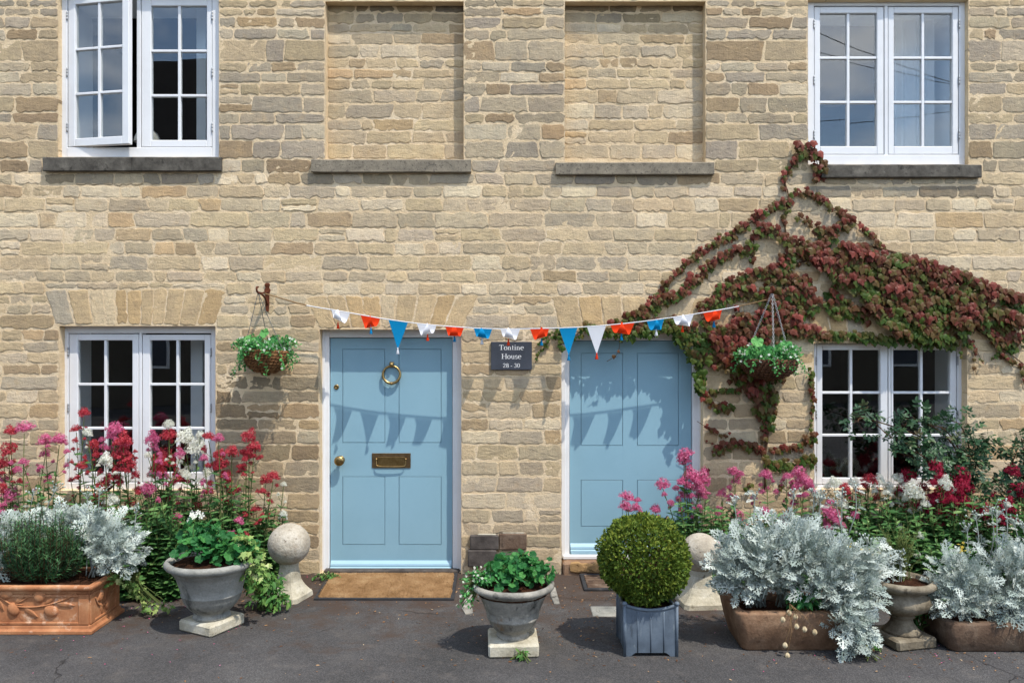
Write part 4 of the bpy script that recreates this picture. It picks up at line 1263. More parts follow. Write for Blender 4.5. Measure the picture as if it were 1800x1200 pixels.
for (px0, px1, colr, tas, curl, skew, sw) in FL:
    skew *= .28
    a = on_string(px0); b = on_string(px1)
    w = np.linalg.norm(b - a); ex_ = (b - a) / w
    L = .205
    nu, nv = 8, 22
    V = np.zeros((nv + 1, nu + 1, 3))
    for iu in range(nu + 1):
        u = iu / nu - .5
        p = np.array([0.0, 0.0, 0.0])
        for iv in range(nv + 1):
            v = iv / nv
            base = (a + b) / 2 + ex_ * (u * w * (1 - v))
            th = (curl + .7) * np.clip((v + skew * u * .40 - .18) / .82, 0, 1.3) if curl > 1 else curl * v
            if iv:
                p = p + np.array([0, -math.sin(th), -math.cos(th)]) * (L / nv)
            # the loose roll lies a little outside the turn before it
            V[iv, iu] = base + p + np.array([0, -.0045 * th * .15 - .004, -.004]) + ex_ * (skew * .018 * v * (1 if curl > 1 else 0) + sw * v * .03)
    F = [[i * (nu + 1) + j, i * (nu + 1) + j + 1, (i + 1) * (nu + 1) + j + 1, (i + 1) * (nu + 1) + j] for i in range(nv) for j in range(nu)]
    m = MB(); m.add(V.reshape(-1, 3), F)
    f = m.build('flag', M['cloth_' + colr], bt, True)
    f['label'] = {'white': 'white pennant', 'red': 'orange-red pennant', 'blue': 'blue pennant'}[colr] + (' rolled up by the wind' if curl > 1 else ' hanging straight')
    tip = V[-1].mean(0)
    m = MB()
    if curl > 1:
        low = np.array([tip[0] + skew * .03, tip[1] - .004, V[:, :, 2].min() - .006])
        tube(m, [tip, low + np.array([0, 0, .012])], .0014, 4); tip = low
    lathe(m, [(.002, .012), (.004, .010), (.0055, .004), (.0045, .0), (.0075, -.012), (.012, -.034), (.011, -.036), (.001, -.034)], 9, *tip, fn=lambda r, z, an: r * (1 + .12 * math.sin(an * 5)))
    m.build('tassel', M['cloth_' + tas], f, True)

# ================================================================== doormats, drain, blocks by the wall
mat_ = thing('doormat', (-.87, -.31, 0), 'tan coir doormat with black rubber edge before the door with the knocker', 'doormat')
m = MB(); MAT = [(-1.372, -.03), (-.408, -.02), (-.392, -.618), (-1.342, -.612)]
def slab(m, poly, z0, z1, inset=0.0, sub=1):
    P = np.array(poly, float); c = P.mean(0); Q = c + (P - c) * (1 - inset)
    n = len(P)
    V = [(*p, z0) for p in P] + [(*p, z1 - .003) for p in P] + [(*(c + (p - c) * .994), z1) for p in P]
    F = [[i, (i + 1) % n, n + (i + 1) % n, n + i] for i in range(n)] + [[n + i, n + (i + 1) % n, 2 * n + (i + 1) % n, 2 * n + i] for i in range(n)] + [[2 * n + i for i in range(n)]]
    m.add(V, [f[::-1] for f in F])
slab(m, MAT, .0, .014); m.build('rubber_edge', M['rubber'], mat_)
cM = np.mean(MAT, 0)
m = MB(); IN = [cM + (np.array(p) - cM) * np.array([.955, .93]) for p in MAT]
n1, n2 = 90, 54
V = []
for j in range(n2 + 1):
    for i in range(n1 + 1):
        u, v = i / n1, j / n2
        p = (IN[0] * (1 - u) + IN[1] * u) * (1 - v) + (IN[3] * (1 - u) + IN[2] * u) * v
        e = min(u, 1 - u, v, 1 - v)
        wx = .006 * pnoise(p[0] * 30, p[1] * 30, 4) if e < .01 else 0
        V.append((p[0] + wx, p[1] + wx, .012 + (.014 if e > .001 else 0) + .004 * pnoise(p[0] * 70, p[1] * 70, 1) + .003 * pnoise(p[0] * 8, p[1] * 8, 2)))
m.add(V, [[j * (n1 + 1) + i, (j + 1) * (n1 + 1) + i, (j + 1) * (n1 + 1) + i + 1, j * (n1 + 1) + i + 1] for j in range(n2) for i in range(n1)])
m.build('coir_pile', M['coir'], mat_)
# coir fibres standing up
NB = 9000
uv = rs.random((NB, 2)); P = np.array([(IN[0] * (1 - u) + IN[1] * u) * (1 - v) + (IN[3] * (1 - u) + IN[2] * u) * v for u, v in uv])
fib = T([(-.5, 0, 0), (.5, 0, 0), (0, 1, 0)], [[0, 1, 2]])
m = MB(); d = np.stack([rs.normal(0, .6, NB), rs.normal(0, .6, NB), np.ones(NB)], 1)
m.scatter(fib, np.column_stack([P, np.full(NB, .024)]), d, rs.normal(0, 1, (NB, 3)), np.column_stack([np.full(NB, .0022), rs.uniform(.006, .013, NB), np.ones(NB)]), 0)
m.build('coir_fibre', M['coir'], mat_, kind='stuff')

sc_ = thing('scraper_mat', (.95, -.22, 0), 'black rubber slotted scraper mat at the step of the second blue door', 'doormat')
X0, X1, Y0, Y1 = .505, 1.33, -.415, -.045
m = MB()
box(m, X0, X1, Y0, Y0 + .028, .0, .018, .005); box(m, X0, X1, Y1 - .028, Y1, .0, .018, .005)
box(m, X0, X0 + .028, Y0 + .0285, Y1 - .0285, .0, .0175, .005); box(m, X1 - .028, X1, Y0 + .0285, Y1 - .0285, .0, .0175, .005)
for xx in (.77, 1.04): box(m, xx - .012, xx + .012, Y0 + .0285, Y1 - .0285, .0, .0172, .004)
m.build('rubber_frame', M['rubber'], sc_, kind='stuff')
for k in range(7):
    yy = Y0 + .05 + k * (Y1 - Y0 - .085) / 6.2
    for (a, b) in ((X0 + .03, .756), (.784, 1.026), (1.054, X1 - .03)):
        m = MB(); box(m, a, b, yy, yy + .026, .002, .015, .006); m.build('bristle_strip', M['trough_dark'], sc_)

dc = thing('drain_cover', (.61, -.83, 0), 'small worn square drain cover in the asphalt beside the grey planter', 'drain cover')
m = MB(); box(m, .515, .72, -.93, -.745, -.02, .006, .004); m.build('cover_plate', M['concrete_grey'], dc)
m = MB()
for r_ in (.05, .068): tube(m, [(.617 + r_ * math.cos(t), -.838 + r_ * .9 * math.sin(t), .0065) for t in np.linspace(0, 6.283, 30, endpoint=False)], .003, 4, closed=True)
m.build('cover_ring', M['concrete_grey'], dc)

def block(px0, px1, py0, py1, depth, label, mat, cap=None):
    t = thing('stone_block', W((px0 + px1) / 2, py1, -depth), label, 'stone block')
    m = MB()
    jig = lambda p: p + np.array([.004 * pnoise(p[0] * 9, p[1] * 30, p[2] * 12), .003 * pnoise(p[0] * 14, p[2] * 9, 4), .003 * pnoise(p[0] * 8, p[1] * 9, 8)])
    box(m, WX(px0, -depth), WX(px1, -depth), -depth, -.006, WZ(py1, -depth), WZ(py0, -depth), .006, fn=jig); m.build('block_body', M[mat], t)
    if cap:
        m = MB(); box(m, WX(cap[0], -depth), WX(cap[1], -depth), -depth + .012, -.012, WZ(py0, -depth) + .0005, WZ(py0, -depth) + .008, .003, fn=lambda p: p + np.array([.006 * pnoise(p[0] * 20, p[1] * 20, 1), .004 * pnoise(p[0] * 30, 2, 1), 0])); m.build('lime_crust', M['pale_stone'], t)
block(826, 876, 941, 966, .045, 'dark pitted block with a lime crust jutting from the wall, left one', 'brick_dark', (840, 872))
block(877, 926, 938, 966, .030, 'paler tan block with a white lime crust jutting from the wall', 'trough_dark', (882, 922))
block(822, 872, 967, 996, .055, 'dark lower block under the other two, half hidden by the small urn', 'brick_dark')
for (pts, lab) in (([(823, 1032), (836, 1030), (832, 1052), (826, 1062), (832, 1078), (818, 1080), (812, 1070), (818, 1050)], 'jagged pale edging stone set in asphalt right of the doormat'),
                   ([(966, 1034), (976, 1033), (981, 1050), (984, 1062), (974, 1062), (968, 1050)], 'small pale edging stone set in asphalt right of the small urn')):
    Q = [(W(a, b)[0] if False else (a - 900) / FPX * (2450 / (b - 600)), 2450 / (b - 600) - 6) for a, b in pts]
    cq = np.mean(Q, 0)
    t = thing('edging_stone', (cq[0], cq[1], 0), lab, 'edging stone')
    m = MB(); n = len(Q)
    V = [(*q, -.02) for q in Q] + [(*q,   .007) for q in Q] + [(*(cq + (np.array(q) - cq) * .8), .013 + .004 * pnoise(q[0] * 40, q[1] * 40)) for q in Q] + [(*cq, .013)]
    m.add(V, [[i, (i + 1) % n, n + (i + 1) % n, n + i] for i in range(n)] + [[n + i, n + (i + 1) % n, 2 * n + (i + 1) % n, 2 * n + i] for i in range(n)] + [[2 * n + i, 2 * n + (i + 1) % n, 3 * n] for i in range(n)])
    m.build('stone_face', M['concrete'], t)

# ================================================================== terracotta trough
TX0, TX1, TYF, TYB, TH_ = -3.46, -2.514, -1.243, -.842, .292
tc = thing('terracotta_trough', ((TX0 + TX1) / 2, (TYF + TYB) / 2, 0), 'rectangular terracotta trough moulded with lemon branches, at the left of the forecourt', 'planter')
def rect_rings(m, rings, closed_top=False):
    """rings: (half-width inset from the footprint, z), walls of a rectangular trough."""
    V = []
    for (o, z) in rings:
        for (x, y) in ((TX0 + o, TYF + o), (TX1 - o, TYF + o), (TX1 - o, TYB - o), (TX0 + o, TYB - o)): V.append((x, y, z))
    F = [[k * 4 + j, k * 4 + (j + 1) % 4, k * 4 + 4 + (j + 1) % 4, k * 4 + 4 + j] for k in range(len(rings) - 1) for j in range(4)]
    m.add(V, F)
m = MB()
rect_rings(m, [(.000, .0), (-.004, .004), (-.004, .020), (.004, .028), (.010, .030), (.014, .046), (.022, .052), (.022, .234), (.016, .240), (.012, .250), (.012, .256), (-.002, .262), (-.010, .270), (-.012, .280), (-.010, .288), (-.002, .292), (.020, .292), (.028, .288), (.030, .262)])
m.build('trough_wall', M['terracotta'], tc)
def frame_panel(m, P):       # raised border around each relief panel
    pass
yf = TYF + .022
m = MB()
for (a, b, c, d) in ((TX0 + .03, TX0 + .075, .054, .232), (TX1 - .085, TX1 - .024, .054, .232), (TX0 + .0755, TX1 - .0855, .054, .068), (TX0 + .0755, TX1 - .0855, .218, .232)):
    box(m, a, b, yf - .008, yf + .004, c, d, .003)
m.build('panel_border', M['terracotta'], tc, kind='stuff')
m = MB(); xr = TX1 - .022
for (a, b, c, d) in ((TYF + .026, TYF + .075, .054, .232), (TYB - .075, TYB - .026, .054, .232), (TYF + .0755, TYB - .0755, .054, .068), (TYF + .0755, TYB - .0755, .218, .232)):
    box(m, xr - .004, xr + .008, a, b, c, d, .003)
m.build('panel_border', M['terracotta'], tc, kind='stuff')
def trough_pt(px, py):       # photo pixel to the front face of the trough
    return W(px, py, yf)
def relief_leaf(p, ang, L, side=None):
    m = MB()
    n = 7
    V = []
    for i in range(n + 1):
        t = i / n; w = .30 * math.sin(math.pi * t ** .8) * (1 - .25 * t)
        for (s, h) in ((-1, .000), (-.5, .010), (0, .005), (.5, .010), (1, .000)):
            lx, lz = t * L, s * w * L * .5
            V.append((lx * math.cos(ang) - lz * math.sin(ang), h * min(1, 6 * t * (1 - t) + .15), lx * math.sin(ang) + lz * math.cos(ang)))
    F = [[i * 5 + j, i * 5 + j + 1, i * 5 + 6 + j, i * 5 + 5 + j] for i in range(n) for j in range(4)]
    if side is None: V = [(p[0] + x, p[1] + .001 - h, p[2] + z) for x, h, z in V]
    else: V = [(side - .001 + h, p[1] + x, p[2] + z) for x, h, z in V]
    m.add(V, F if side is None else [f[::-1] for f in F]); m.build('relief_leaf', M['terracotta'], tc, True)
def relief_fruit(p, r, ang, side=None):
    m = MB(); c = np.array(p)
    def fn(d):
        return 1 + .035 * pnoise(d[0] * 9 + c[0] * 50, d[1] * 9, d[2] * 9)
    ca, sa = math.cos(ang), math.sin(ang)
    ellipsoid(m, (0, 0, 0), (r * 1.22, .020, r), 18, 12, fn=fn)
    v = m.v[0]; x, z = v[:, 0] * ca - v[:, 2] * sa, v[:, 0] * sa + v[:, 2] * ca
    m.v[0] = np.stack([c[0] + x, c[1] + v[:, 1], c[2] + z], 1) if side is None else np.stack([np.full(len(v), side) + v[:, 1], c[1] + x, c[2] + z], 1)
    m.build('relief_fruit', M['terracotta'], tc, True)
m = MB(); tube(m, spline([trough_pt(a, b) + np.array([0, -.004, 0]) for a, b in ((-60, 1050), (-20, 1060), (0, 1050), (22, 1062), (45, 1066), (75, 1064), (105, 1056), (135, 1043))], 30), .0055, 6); m.build('relief_stem', M['terracotta'], tc, True)
m = MB(); tube(m, spline([trough_pt(a, b) + np.array([0, -.004, 0]) for a, b in ((40, 1062), (28, 1060), (45, 1052), (60, 1040))], 10), .004, 6); m.build('relief_stem', M['terracotta'], tc, True)
for (px, py, ang, L) in ((26, 1060, .75, .105), (78, 1062, .62, .10), (42, 1066, -.62, .11), (98, 1060, -.10, .12), (-4, 1050, -1.1, .09), (-50, 1055, .7, .10), (100, 1056, .42, .12)):
    relief_leaf(trough_pt(px, py), ang, L)
for (px, py, r_, ang) in ((11, 1042, .036, .1), (70, 1047, .034, 1.2), (24, 1070, .034, -1.0), (90, 1073, .036, -.3), (-38, 1072, .036, -.3)):
    relief_fruit(trough_pt(px, py), r_, ang)
for (yy, zz, ang, L) in ((-1.13, .16, .9, .12), (-1.05, .13, 1.1, .13), (-1.10, .15, -1.3, .09), (-1.0, .13, .6, .10)): relief_leaf((0, yy, zz), ang, L, xr)
for (yy, zz) in ((-1.09, .19), (-1.01, .115)): relief_fruit((0, yy, zz), .032, 1.2, xr)
m = MB(); tube(m, spline([(xr + .004, -1.16, .20), (xr + .004, -1.12, .14), (xr + .004, -1.04, .12), (xr + .004, -.96, .17)], 14), .005, 6); m.build('relief_stem', M['terracotta'], tc, True)
def soil_sheet(m, x0, x1, y0, y1, z, bump=.02, n=26, seed=0):
    V = [(x0 + (x1 - x0) * i / n, y0 + (y1 - y0) * j / n, z + bump * pnoise(i * .35 + seed, j * .35, 1) + bump * .7 * pnoise(i * .9 + seed, j * .9, 5) + bump * .5 * math.sin(math.pi * i / n) * math.sin(math.pi * j / n)) for j in range(n + 1) for i in range(n + 1)]
    m.add(V, [[j * (n + 1) + i, j * (n + 1) + i + 1, (j + 1) * (n + 1) + i + 1, (j + 1) * (n + 1) + i] for j in range(n) for i in range(n)])
m = MB(); soil_sheet(m, TX0 + .03, TX1 - .03, TYF + .03, TYB - .03, .272, .022); m.build('soil', M['soil'], tc, True)

# ================================================================== cast stone urns
def urn(cx, cy, prof, plinth, rot, label, mat, pmat, soilz, soilr, flute=None, wear=.004, n=56, chip=0.0):
    t = thing('stone_urn', (cx, cy, 0), label, 'urn', 'stone urns on the forecourt')
    hw, z0, z1 = plinth
    m = MB()
    ca, sa = math.cos(rot), math.sin(rot)
    def fn(p):
        q = p + np.array([.004 * pnoise(p[0] * 30, p[1] * 30, p[2] * 30 + cx), .004 * pnoise(p[0] * 28, p[1] * 31, 3), .003 * pnoise(p[0] * 20, p[1] * 20, 9)])
        return np.array([cx + q[0] * ca - q[1] * sa, cy + q[0] * sa + q[1] * ca, q[2]])
    box(m, -hw, hw, -hw, hw, z0, z1, .012, fn=fn); m.build('plinth', M[pmat], t)
    m = MB()
    def f(r, z, a):
        k = r * (1 + wear * 5 * pnoise(math.cos(a) * 2 + cx * 7, math.sin(a) * 2, z * 9)) + wear * .6 * pnoise(math.cos(a) * 9, math.sin(a) * 9, z * 60 + cx)
        if flute and flute[0] < z < flute[1]:
            s = math.sin(math.pi * (z - flute[0]) / (flute[1] - flute[0]))
            k += .012 * s * (abs(math.sin(a * flute[2] / 2)) - .6)
        return k
    lathe(m, prof, n, cx, cy, 0, fn=f); m.build('urn_bowl', M[mat], t, True)
    m = MB(); lathe(m, [(soilr, soilz - .03), (soilr * .98, soilz), (soilr * .5, soilz + .018), (.001, soilz + .024)], 30, cx, cy, 0, fn=lambda r, z, a: r * (1 + .05 * pnoise(math.cos(a) * 3, math.sin(a) * 3, z * 40)), cap=False)
    m.build('soil', M['soil'], t, True)
    return t
urn(-1.838, -1.12, [(.10, .068), (.112, .074), (.108, .086), (.098, .10), (.118, .118), (.148, .150), (.168, .185), (.176, .212), (.180, .216), (.180, .224), (.178, .229), (.190, .27), (.206, .320), (.222, .352), (.228, .356), (.229, .364), (.240, .372), (.262, .386), (.272, .398), (.273, .412), (.266, .424), (.250, .428), (.238, .422), (.230, .402), (.226, .36)],
    (.137, .0, .07), math.radians(-27), 'large grey cast stone urn on a turned square plinth, left of the doormat', 'concrete_grey', 'pale_stone', .398, .232, wear=.003)
urn(.004, -1.46, [(.088, .074), (.094, .080), (.090, .092), (.084, .104), (.108, .124), (.132, .152), (.142, .180), (.150, .186), (.150, .196), (.147, .200), (.160, .24), (.178, .290), (.188, .310), (.190, .316), (.189, .322), (.204, .336), (.230, .352), (.238, .362), (.238, .374), (.230, .384), (.216, .386), (.206, .378), (.200, .35)],
    (.141, .0, .076), math.radians(2), 'smaller lichen streaked stone urn between the two blue doors', 'concrete', 'pale_stone', .356, .204, wear=.006)
urn(2.27, -1.36, [(.105, .064), (.10, .078), (.082, .096), (.064, .120), (.058, .142), (.062, .152), (.070, .158), (.064, .166), (.10, .186), (.142, .212), (.158, .244), (.150, .276), (.128, .296), (.126, .304), (.150, .318), (.178, .334), (.186, .346), (.185, .360), (.176, .370), (.160, .374), (.146, .366), (.140, .34)],
    (.132, .0, .064), math.radians(14), 'old brown pedestal urn with a lobed bowl between the two sandstone troughs', 'old_urn', 'old_urn', .348, .145, flute=(.17, .30, 18))

# ================================================================== ball finials
def finial(cx, cy, r, cz, hw, rot, label):
    t = thing('ball_finial', (cx, cy, 0), label, 'stone ball', 'ball finials beside the doors')
    m = MB(); ellipsoid(m, (cx, cy, cz), (r, r, r * .985), 40, 26, fn=lambda d: 1 + .006 * pnoise(d[0] * 3 + cx, d[1] * 3, d[2] * 3) + .004 * pnoise(d[0] * 22, d[1] * 22, d[2] * 22)); m.build('stone_ball', M['ball_stone'], t, True)
    zt = cz - r * .93
    m = MB(); V, F = [], []
    prof = [(1.0, 0.0), (1.0, .030), (.93, .040), (.74, .075), (.58, .12), (.50, zt - .02), (.52, zt + .01), (.50, zt + .02)]
    n = 32
    ca, sa = math.cos(rot), math.sin(rot)
    for k, (f, z) in enumerate(prof):
        sq = 1 - min(1, z / (zt * .9))                     # square foot flowing into a round neck
        for i in range(n):
            a = 2 * math.pi * (i + .5) / n
            c, s = math.cos(a), math.sin(a)
            rr = (1 / max(abs(c), abs(s))) * sq + 1.0 * (1 - sq)
            x, y = hw * f * rr * c, hw * f * rr * s
            V.append((cx + x * ca - y * sa, cy + x * sa + y * ca, z + .002 * pnoise(x * 60, y * 60, k)))
    for k in range(len(prof) - 1):
        for i in range(n): F.append([k * n + i, k * n + (i + 1) % n, (k + 1) * n + (i + 1) % n, (k + 1) * n + i])
    m.add(V, F); m.build('finial_foot', M['pale_stone'], t)
finial(-1.525, -.55, .142, .365, .125, math.radians(-16), 'pitted stone ball finial on a flared foot, left of the doormat')
finial(1.265, -.66, .132, .335, .150, math.radians(4), 'pitted stone ball finial on a flared foot behind the clipped box ball')

# ================================================================== lead planter
PX0, PX1, PYF, PYB = .627, .917, -1.57, -1.27
lp = thing('lead_planter', ((PX0 + PX1) / 2, (PYF + PYB) / 2, 0), 'square blue-grey lead planter with dipped rim holding the clipped box ball', 'planter')
def lead_side(p0, p1, inward, name='side_panel'):
    """One panelled side: rim dips in the middle, a low arch cut out at the foot."""
    p0, p1, inward = map(np.array, (p0, p1, inward))
    n = 24
    m = MB(); V = []
    for k in (0, 1):
        for i in range(n + 1):
            t = i / n
            dip = .030 * math.sin(math.pi * t) ** .8
            foot = .020 * min(1, max(0, (.5 - abs(t - .5)) - .12) * 14)
            base = p0 * (1 - t) + p1 * t + inward * (.012 * k)
            for (z) in (foot, .10, .19, .284 - dip): V.append((base[0], base[1], z))
    F = []
    for i in range(n):
        for j in range(3):
            a = i * 4 + j; b = (n + 1) * 4 + a
            F.append([a, a + 4, a + 5, a + 1]); F.append([b, b + 1, b + 5, b + 4])
        a = i * 4; b = (n + 1) * 4 + a
        F.append([a, b, b + 4, a + 4])
    m.add(V, F); s = m.build(name, M['lead'], lp)
    rim = [p0 * (1 - t) + p1 * t + inward * .004 for t in np.linspace(0, 1, 22)]
    m = MB(); tube(m, [(q[0], q[1], .286 - .030 * math.sin(math.pi * t) ** .8) for q, t in zip(rim, np.linspace(0, 1, 22))], .010, 8); m.build('rolled_rim', M['lead'], s, True)
    for t in (.25, .5, .75):
        q = p0 * (1 - t) + p1 * t - inward * .001
        m = MB(); tube(m, [(q[0], q[1], .022), (q[0], q[1], .272 - .030 * math.sin(math.pi * t) ** .8)], .0035, 5); m.build('panel_bead', M['lead'], s, True)
lead_side((PX0, PYF), (PX1, PYF), (0, 1)); lead_side((PX1, PYF), (PX1, PYB), (-1, 0)); lead_side((PX1, PYB), (PX0, PYB), (0, -1)); lead_side((PX0, PYB), (PX0, PYF), (1, 0))
for (x, y) in ((PX0, PYF), (PX1, PYF), (PX1, PYB), (PX0, PYB)):
    m = MB(); tube(m, [(x, y, 0), (x, y, .288)], .009, 8); ellipsoid(m, (x, y, .293), (.015, .015, .013)); m.build('corner_bead', M['lead'], lp, True)
m = MB(); soil_sheet(m, PX0 + .012, PX1 - .012, PYF + .012, PYB - .012, .235, .02, 16, 9); m.build('soil', M['soil'], lp, True)

# ================================================================== sandstone troughs
def trough(x0, x1, y0, y1, h, taper, rad, label, mat):
    t = thing('sandstone_trough', ((x0 + x1) / 2, (y0 + y1) / 2, 0), label, 'planter', 'sandstone troughs at the right')
    m = MB(); V, F = [], []
    n = 10
    rings = [(taper + .012, 0.0), (taper, .012), (taper * .5, h * .5), (0, h - .012), (.006, h - .003), (.014, h), (.050, h), (.056, h - .008), (.060, h - .05)]
    cnt = 4 * n
    for (o, z) in rings:
        for q, (sx, sy) in enumerate(((1, -1), (1, 1), (-1, 1), (-1, -1))):
            r = max(rad - o * .5, .012)
            ccx = (x1 - o - r) if sx > 0 else (x0 + o + r); ccy = (y1 - o - r) if sy > 0 else (y0 + o + r)
            for i in range(n):
                a = math.radians(-90 + 90 * q + 90 * i / (n - 1))
                x, y = ccx + r * math.cos(a), ccy + r * math.sin(a)
                V.append((x + .005 * pnoise(x * 12, y * 12, z * 14), y + .005 * pnoise(x * 13, y * 11, z * 14 + 4), max(0, z + .004 * pnoise(x * 9, y * 9, 6)) if z > 0 else 0))
    for k in range(len(rings) - 1):
        for i in range(cnt): F.append([k * cnt + i, k * cnt + (i + 1) % cnt, (k + 1) * cnt + (i + 1) % cnt, (k + 1) * cnt + i])
    m.add(V, F); m.build('trough_wall', M[mat], t, True)
    m = MB(); soil_sheet(m, x0 + .05, x1 - .05, y0 + .05, y1 - .05, h - .045, .02, 18, x0); m.build('soil', M['soil'], t, True)
trough(1.26, 1.985, -1.535, -1.11, .226, .045, .06, 'brown sandstone trough spilling silver ragwort, with papery seed heads on its front', 'trough')
trough(2.455, 3.02, -1.53, -1.14, .165, .02, .05, 'low dark sandstone trough at the right edge of the forecourt', 'trough_dark')

# ================================================================== plants
# ---- leaf shapes: unit length along +y, facing +z
def t_lance(w=.32, fold=.10, droop=.12, n=4):
    V, F = [], []
    for i in range(n + 1):
        t = i / n
        ww = w * math.sin(math.pi * min(1, t * .92 + .06)) ** .8 * (1 - .15 * t)
        z = -droop * t * t
        V += [(-ww / 2, t, z + fold * ww), (0, t, z), (ww / 2, t, z + fold * ww)]
    for i in range(n):
        a = i * 3
        F += [[a, a + 1, a + 4, a + 3], [a + 1, a + 2, a + 5, a + 4]]
    return T(V, F)
def t_round(n=14, crinkle=.10, lobes=5, seed=0):
    r = np.random.default_rng(seed)
    V = [(0, .34, -.10)]; F = []
    for i in range(n):
        a = 2 * math.pi * i / n - math.pi / 2
        rr = .5 * (1 + .09 * math.cos(a * lobes)) * (1 if i else .55)
        V.append((rr * math.cos(a), .42 + rr * math.sin(a), crinkle * math.sin(i * 2.3 + seed) * .6 + .04 * r.normal()))
    for i in range(n): F.append([0, 1 + i, 1 + (i + 1) % n])
    return T(V, F)
def t_vine(seed=0):
    """Boston ivy: three broad lobes, drooping."""
    r = np.random.default_rng(seed)
    out = [(0, .02), (.20, -.06), (.40, .10), (.50, .34), (.46, .52), (.30, .58), (.22, .70), (.10, .90), (0, 1.0)]
    pts = out + [(-x, y) for x, y in out[-2:0:-1]]
    V = [(0, .30, .06)] + [(x * (1 + .06 * r.normal()), y, -.10 * (abs(x) * 2) ** 1.5 - .16 * max(0, y - .3) + .025 * r.normal()) for x, y in pts]
    n = len(pts)
    return T(V, [[0, 1 + i, 1 + (i + 1) % n] for i in range(n)])
def t_ivy(seed=0):
    out = [(0, .05), (.22, -.05), (.42, .12), (.26, .30), (.46, .56), (.18, .58), (0, 1.0)]
    pts = out + [(-x, y) for x, y in out[-2:0:-1]]
    V = [(0, .28, .04)] + [(x, y, -.06 * abs(x)) for x, y in pts]
    n = len(pts)
    return T(V, [[0, 1 + i, 1 + (i + 1) % n] for i in range(n)])
def t_ragwort(seed=0, droop=.30):
    """Silver ragwort: a rib with cut side lobes."""
    r = np.random.default_rng(seed)
    V, F = [], []
    def poly(p): 
        b = len(V); V.extend(p); F.append(list(range(b, b + len(p))))
    zz = lambda x, y: -droop * y * y + .10 * abs(x)
    q = lambda x, y: (x, y, zz(x, y))
    for i in range(5):
        y0, y1 = i / 5, (i + 1) / 5
        w0, w1 = .022 + .02 * y0, .022 + .02 * y1
        poly([q(-w0, y0), q(w0, y0), q(w1, y1), q(-w1, y1)])
    for k, (y, L) in enumerate(((.20, .22), (.37, .36), (.55, .42), (.72, .36), (.87, .22))):
        for s in (-1, 1):
            L2 = L * r.uniform(.8, 1.15); a = math.radians(r.uniform(26, 46))
            dx, dy = math.cos(a) * s, math.sin(a)
            nx_, ny_ = -dy * s, dx * s
            yy = y + r.uniform(-.03, .03)
            P = lambda u, v: q(s * .02 + dx * u * L2 + nx_ * v * L2, yy + dy * u * L2 + ny_ * v * L2)
            poly([P(0, -.05), P(.46, -.05), P(.62, -.24), P(.72, -.20), P(.64, -.05), P(1.0, -.05), P(1.0, .05), P(.62, .06), P(.66, .24), P(.54, .26), P(.44, .05), P(0, .05)][::(1 if s > 0 else -1)])
    poly([q(-.035, .94), q(.035, .94), q(.12, 1.04), q(.04, 1.04), q(0, 1.14), q(-.04, 1.04), q(-.12, 1.04)])
    return T(V, F)
def t_needle():
    return T([(-.05, 0, 0), (.05, 0, 0), (.055, .55, .02), (0, 1, -.03), (-.055, .55, .02)], [[0, 1, 2, 3, 4]])
def t_oval():
    return T([(0, 0, 0), (.26, .35, .05), (.22, .75, .03), (0, 1, -.02), (-.22, .75, .03), (-.26, .35, .05), (0, .5, -.02)], [[0, 1, 6], [1, 2, 6], [2, 3, 6], [3, 4, 6], [4, 5, 6], [5, 0, 6]])
def t_compound():
    """Rose spray: five toothed leaflets on one stalk."""
    L = t_lance(.62, .12, .15, 4)
    parts = []
    for (x, y, a, s) in ((0, .62, 0, .42), (.02, .56, -62, .36), (-.02, .56, 62, .36), (.02, .26, -66, .30), (-.02, .26, 66, .30)):
        m4 = Matrix.Translation((x, y, 0)) @ Matrix.Rotation(math.radians(a), 4, 'Z') @ Matrix.Scale(s, 4)
        parts.append(xform(L, m4))
    parts.append(T([(-.012, 0, 0), (.012, 0, 0), (.010, .64, 0), (-.010, .64, 0)], [[0, 1, 2, 3]]))
    return join(*parts)
LANCE = t_lance(); BROAD = t_lance(.52, .12, .2); OVAL = t_oval(); NEEDLE = t_needle()
ROUND = [t_round(14, .10, 5, s) for s in range(3)]
VINE = [t_vine(s) for s in range(3)]
IVY = t_ivy()
RAG = [t_ragwort(s, d) for s, d in ((0, .25), (1, .45), (2, .08))]
ROSE = t_compound()
def t_petals(n=5, r=.5):
    V, F = [], []
    for i in range(n):
        a = 2 * math.pi * i / n
        b = len(V)
        V += [(0, 0, 0), (r * .8 * math.cos(a - .42), r * .8 * math.sin(a - .42), .10), (r * math.cos(a), r * math.sin(a), .06), (r * .8 * math.cos(a + .42), r * .8 * math.sin(a + .42), .10)]
        F.append([b, b + 1, b + 2, b + 3])
    return T(V, F)
STAR = t_petals(5)

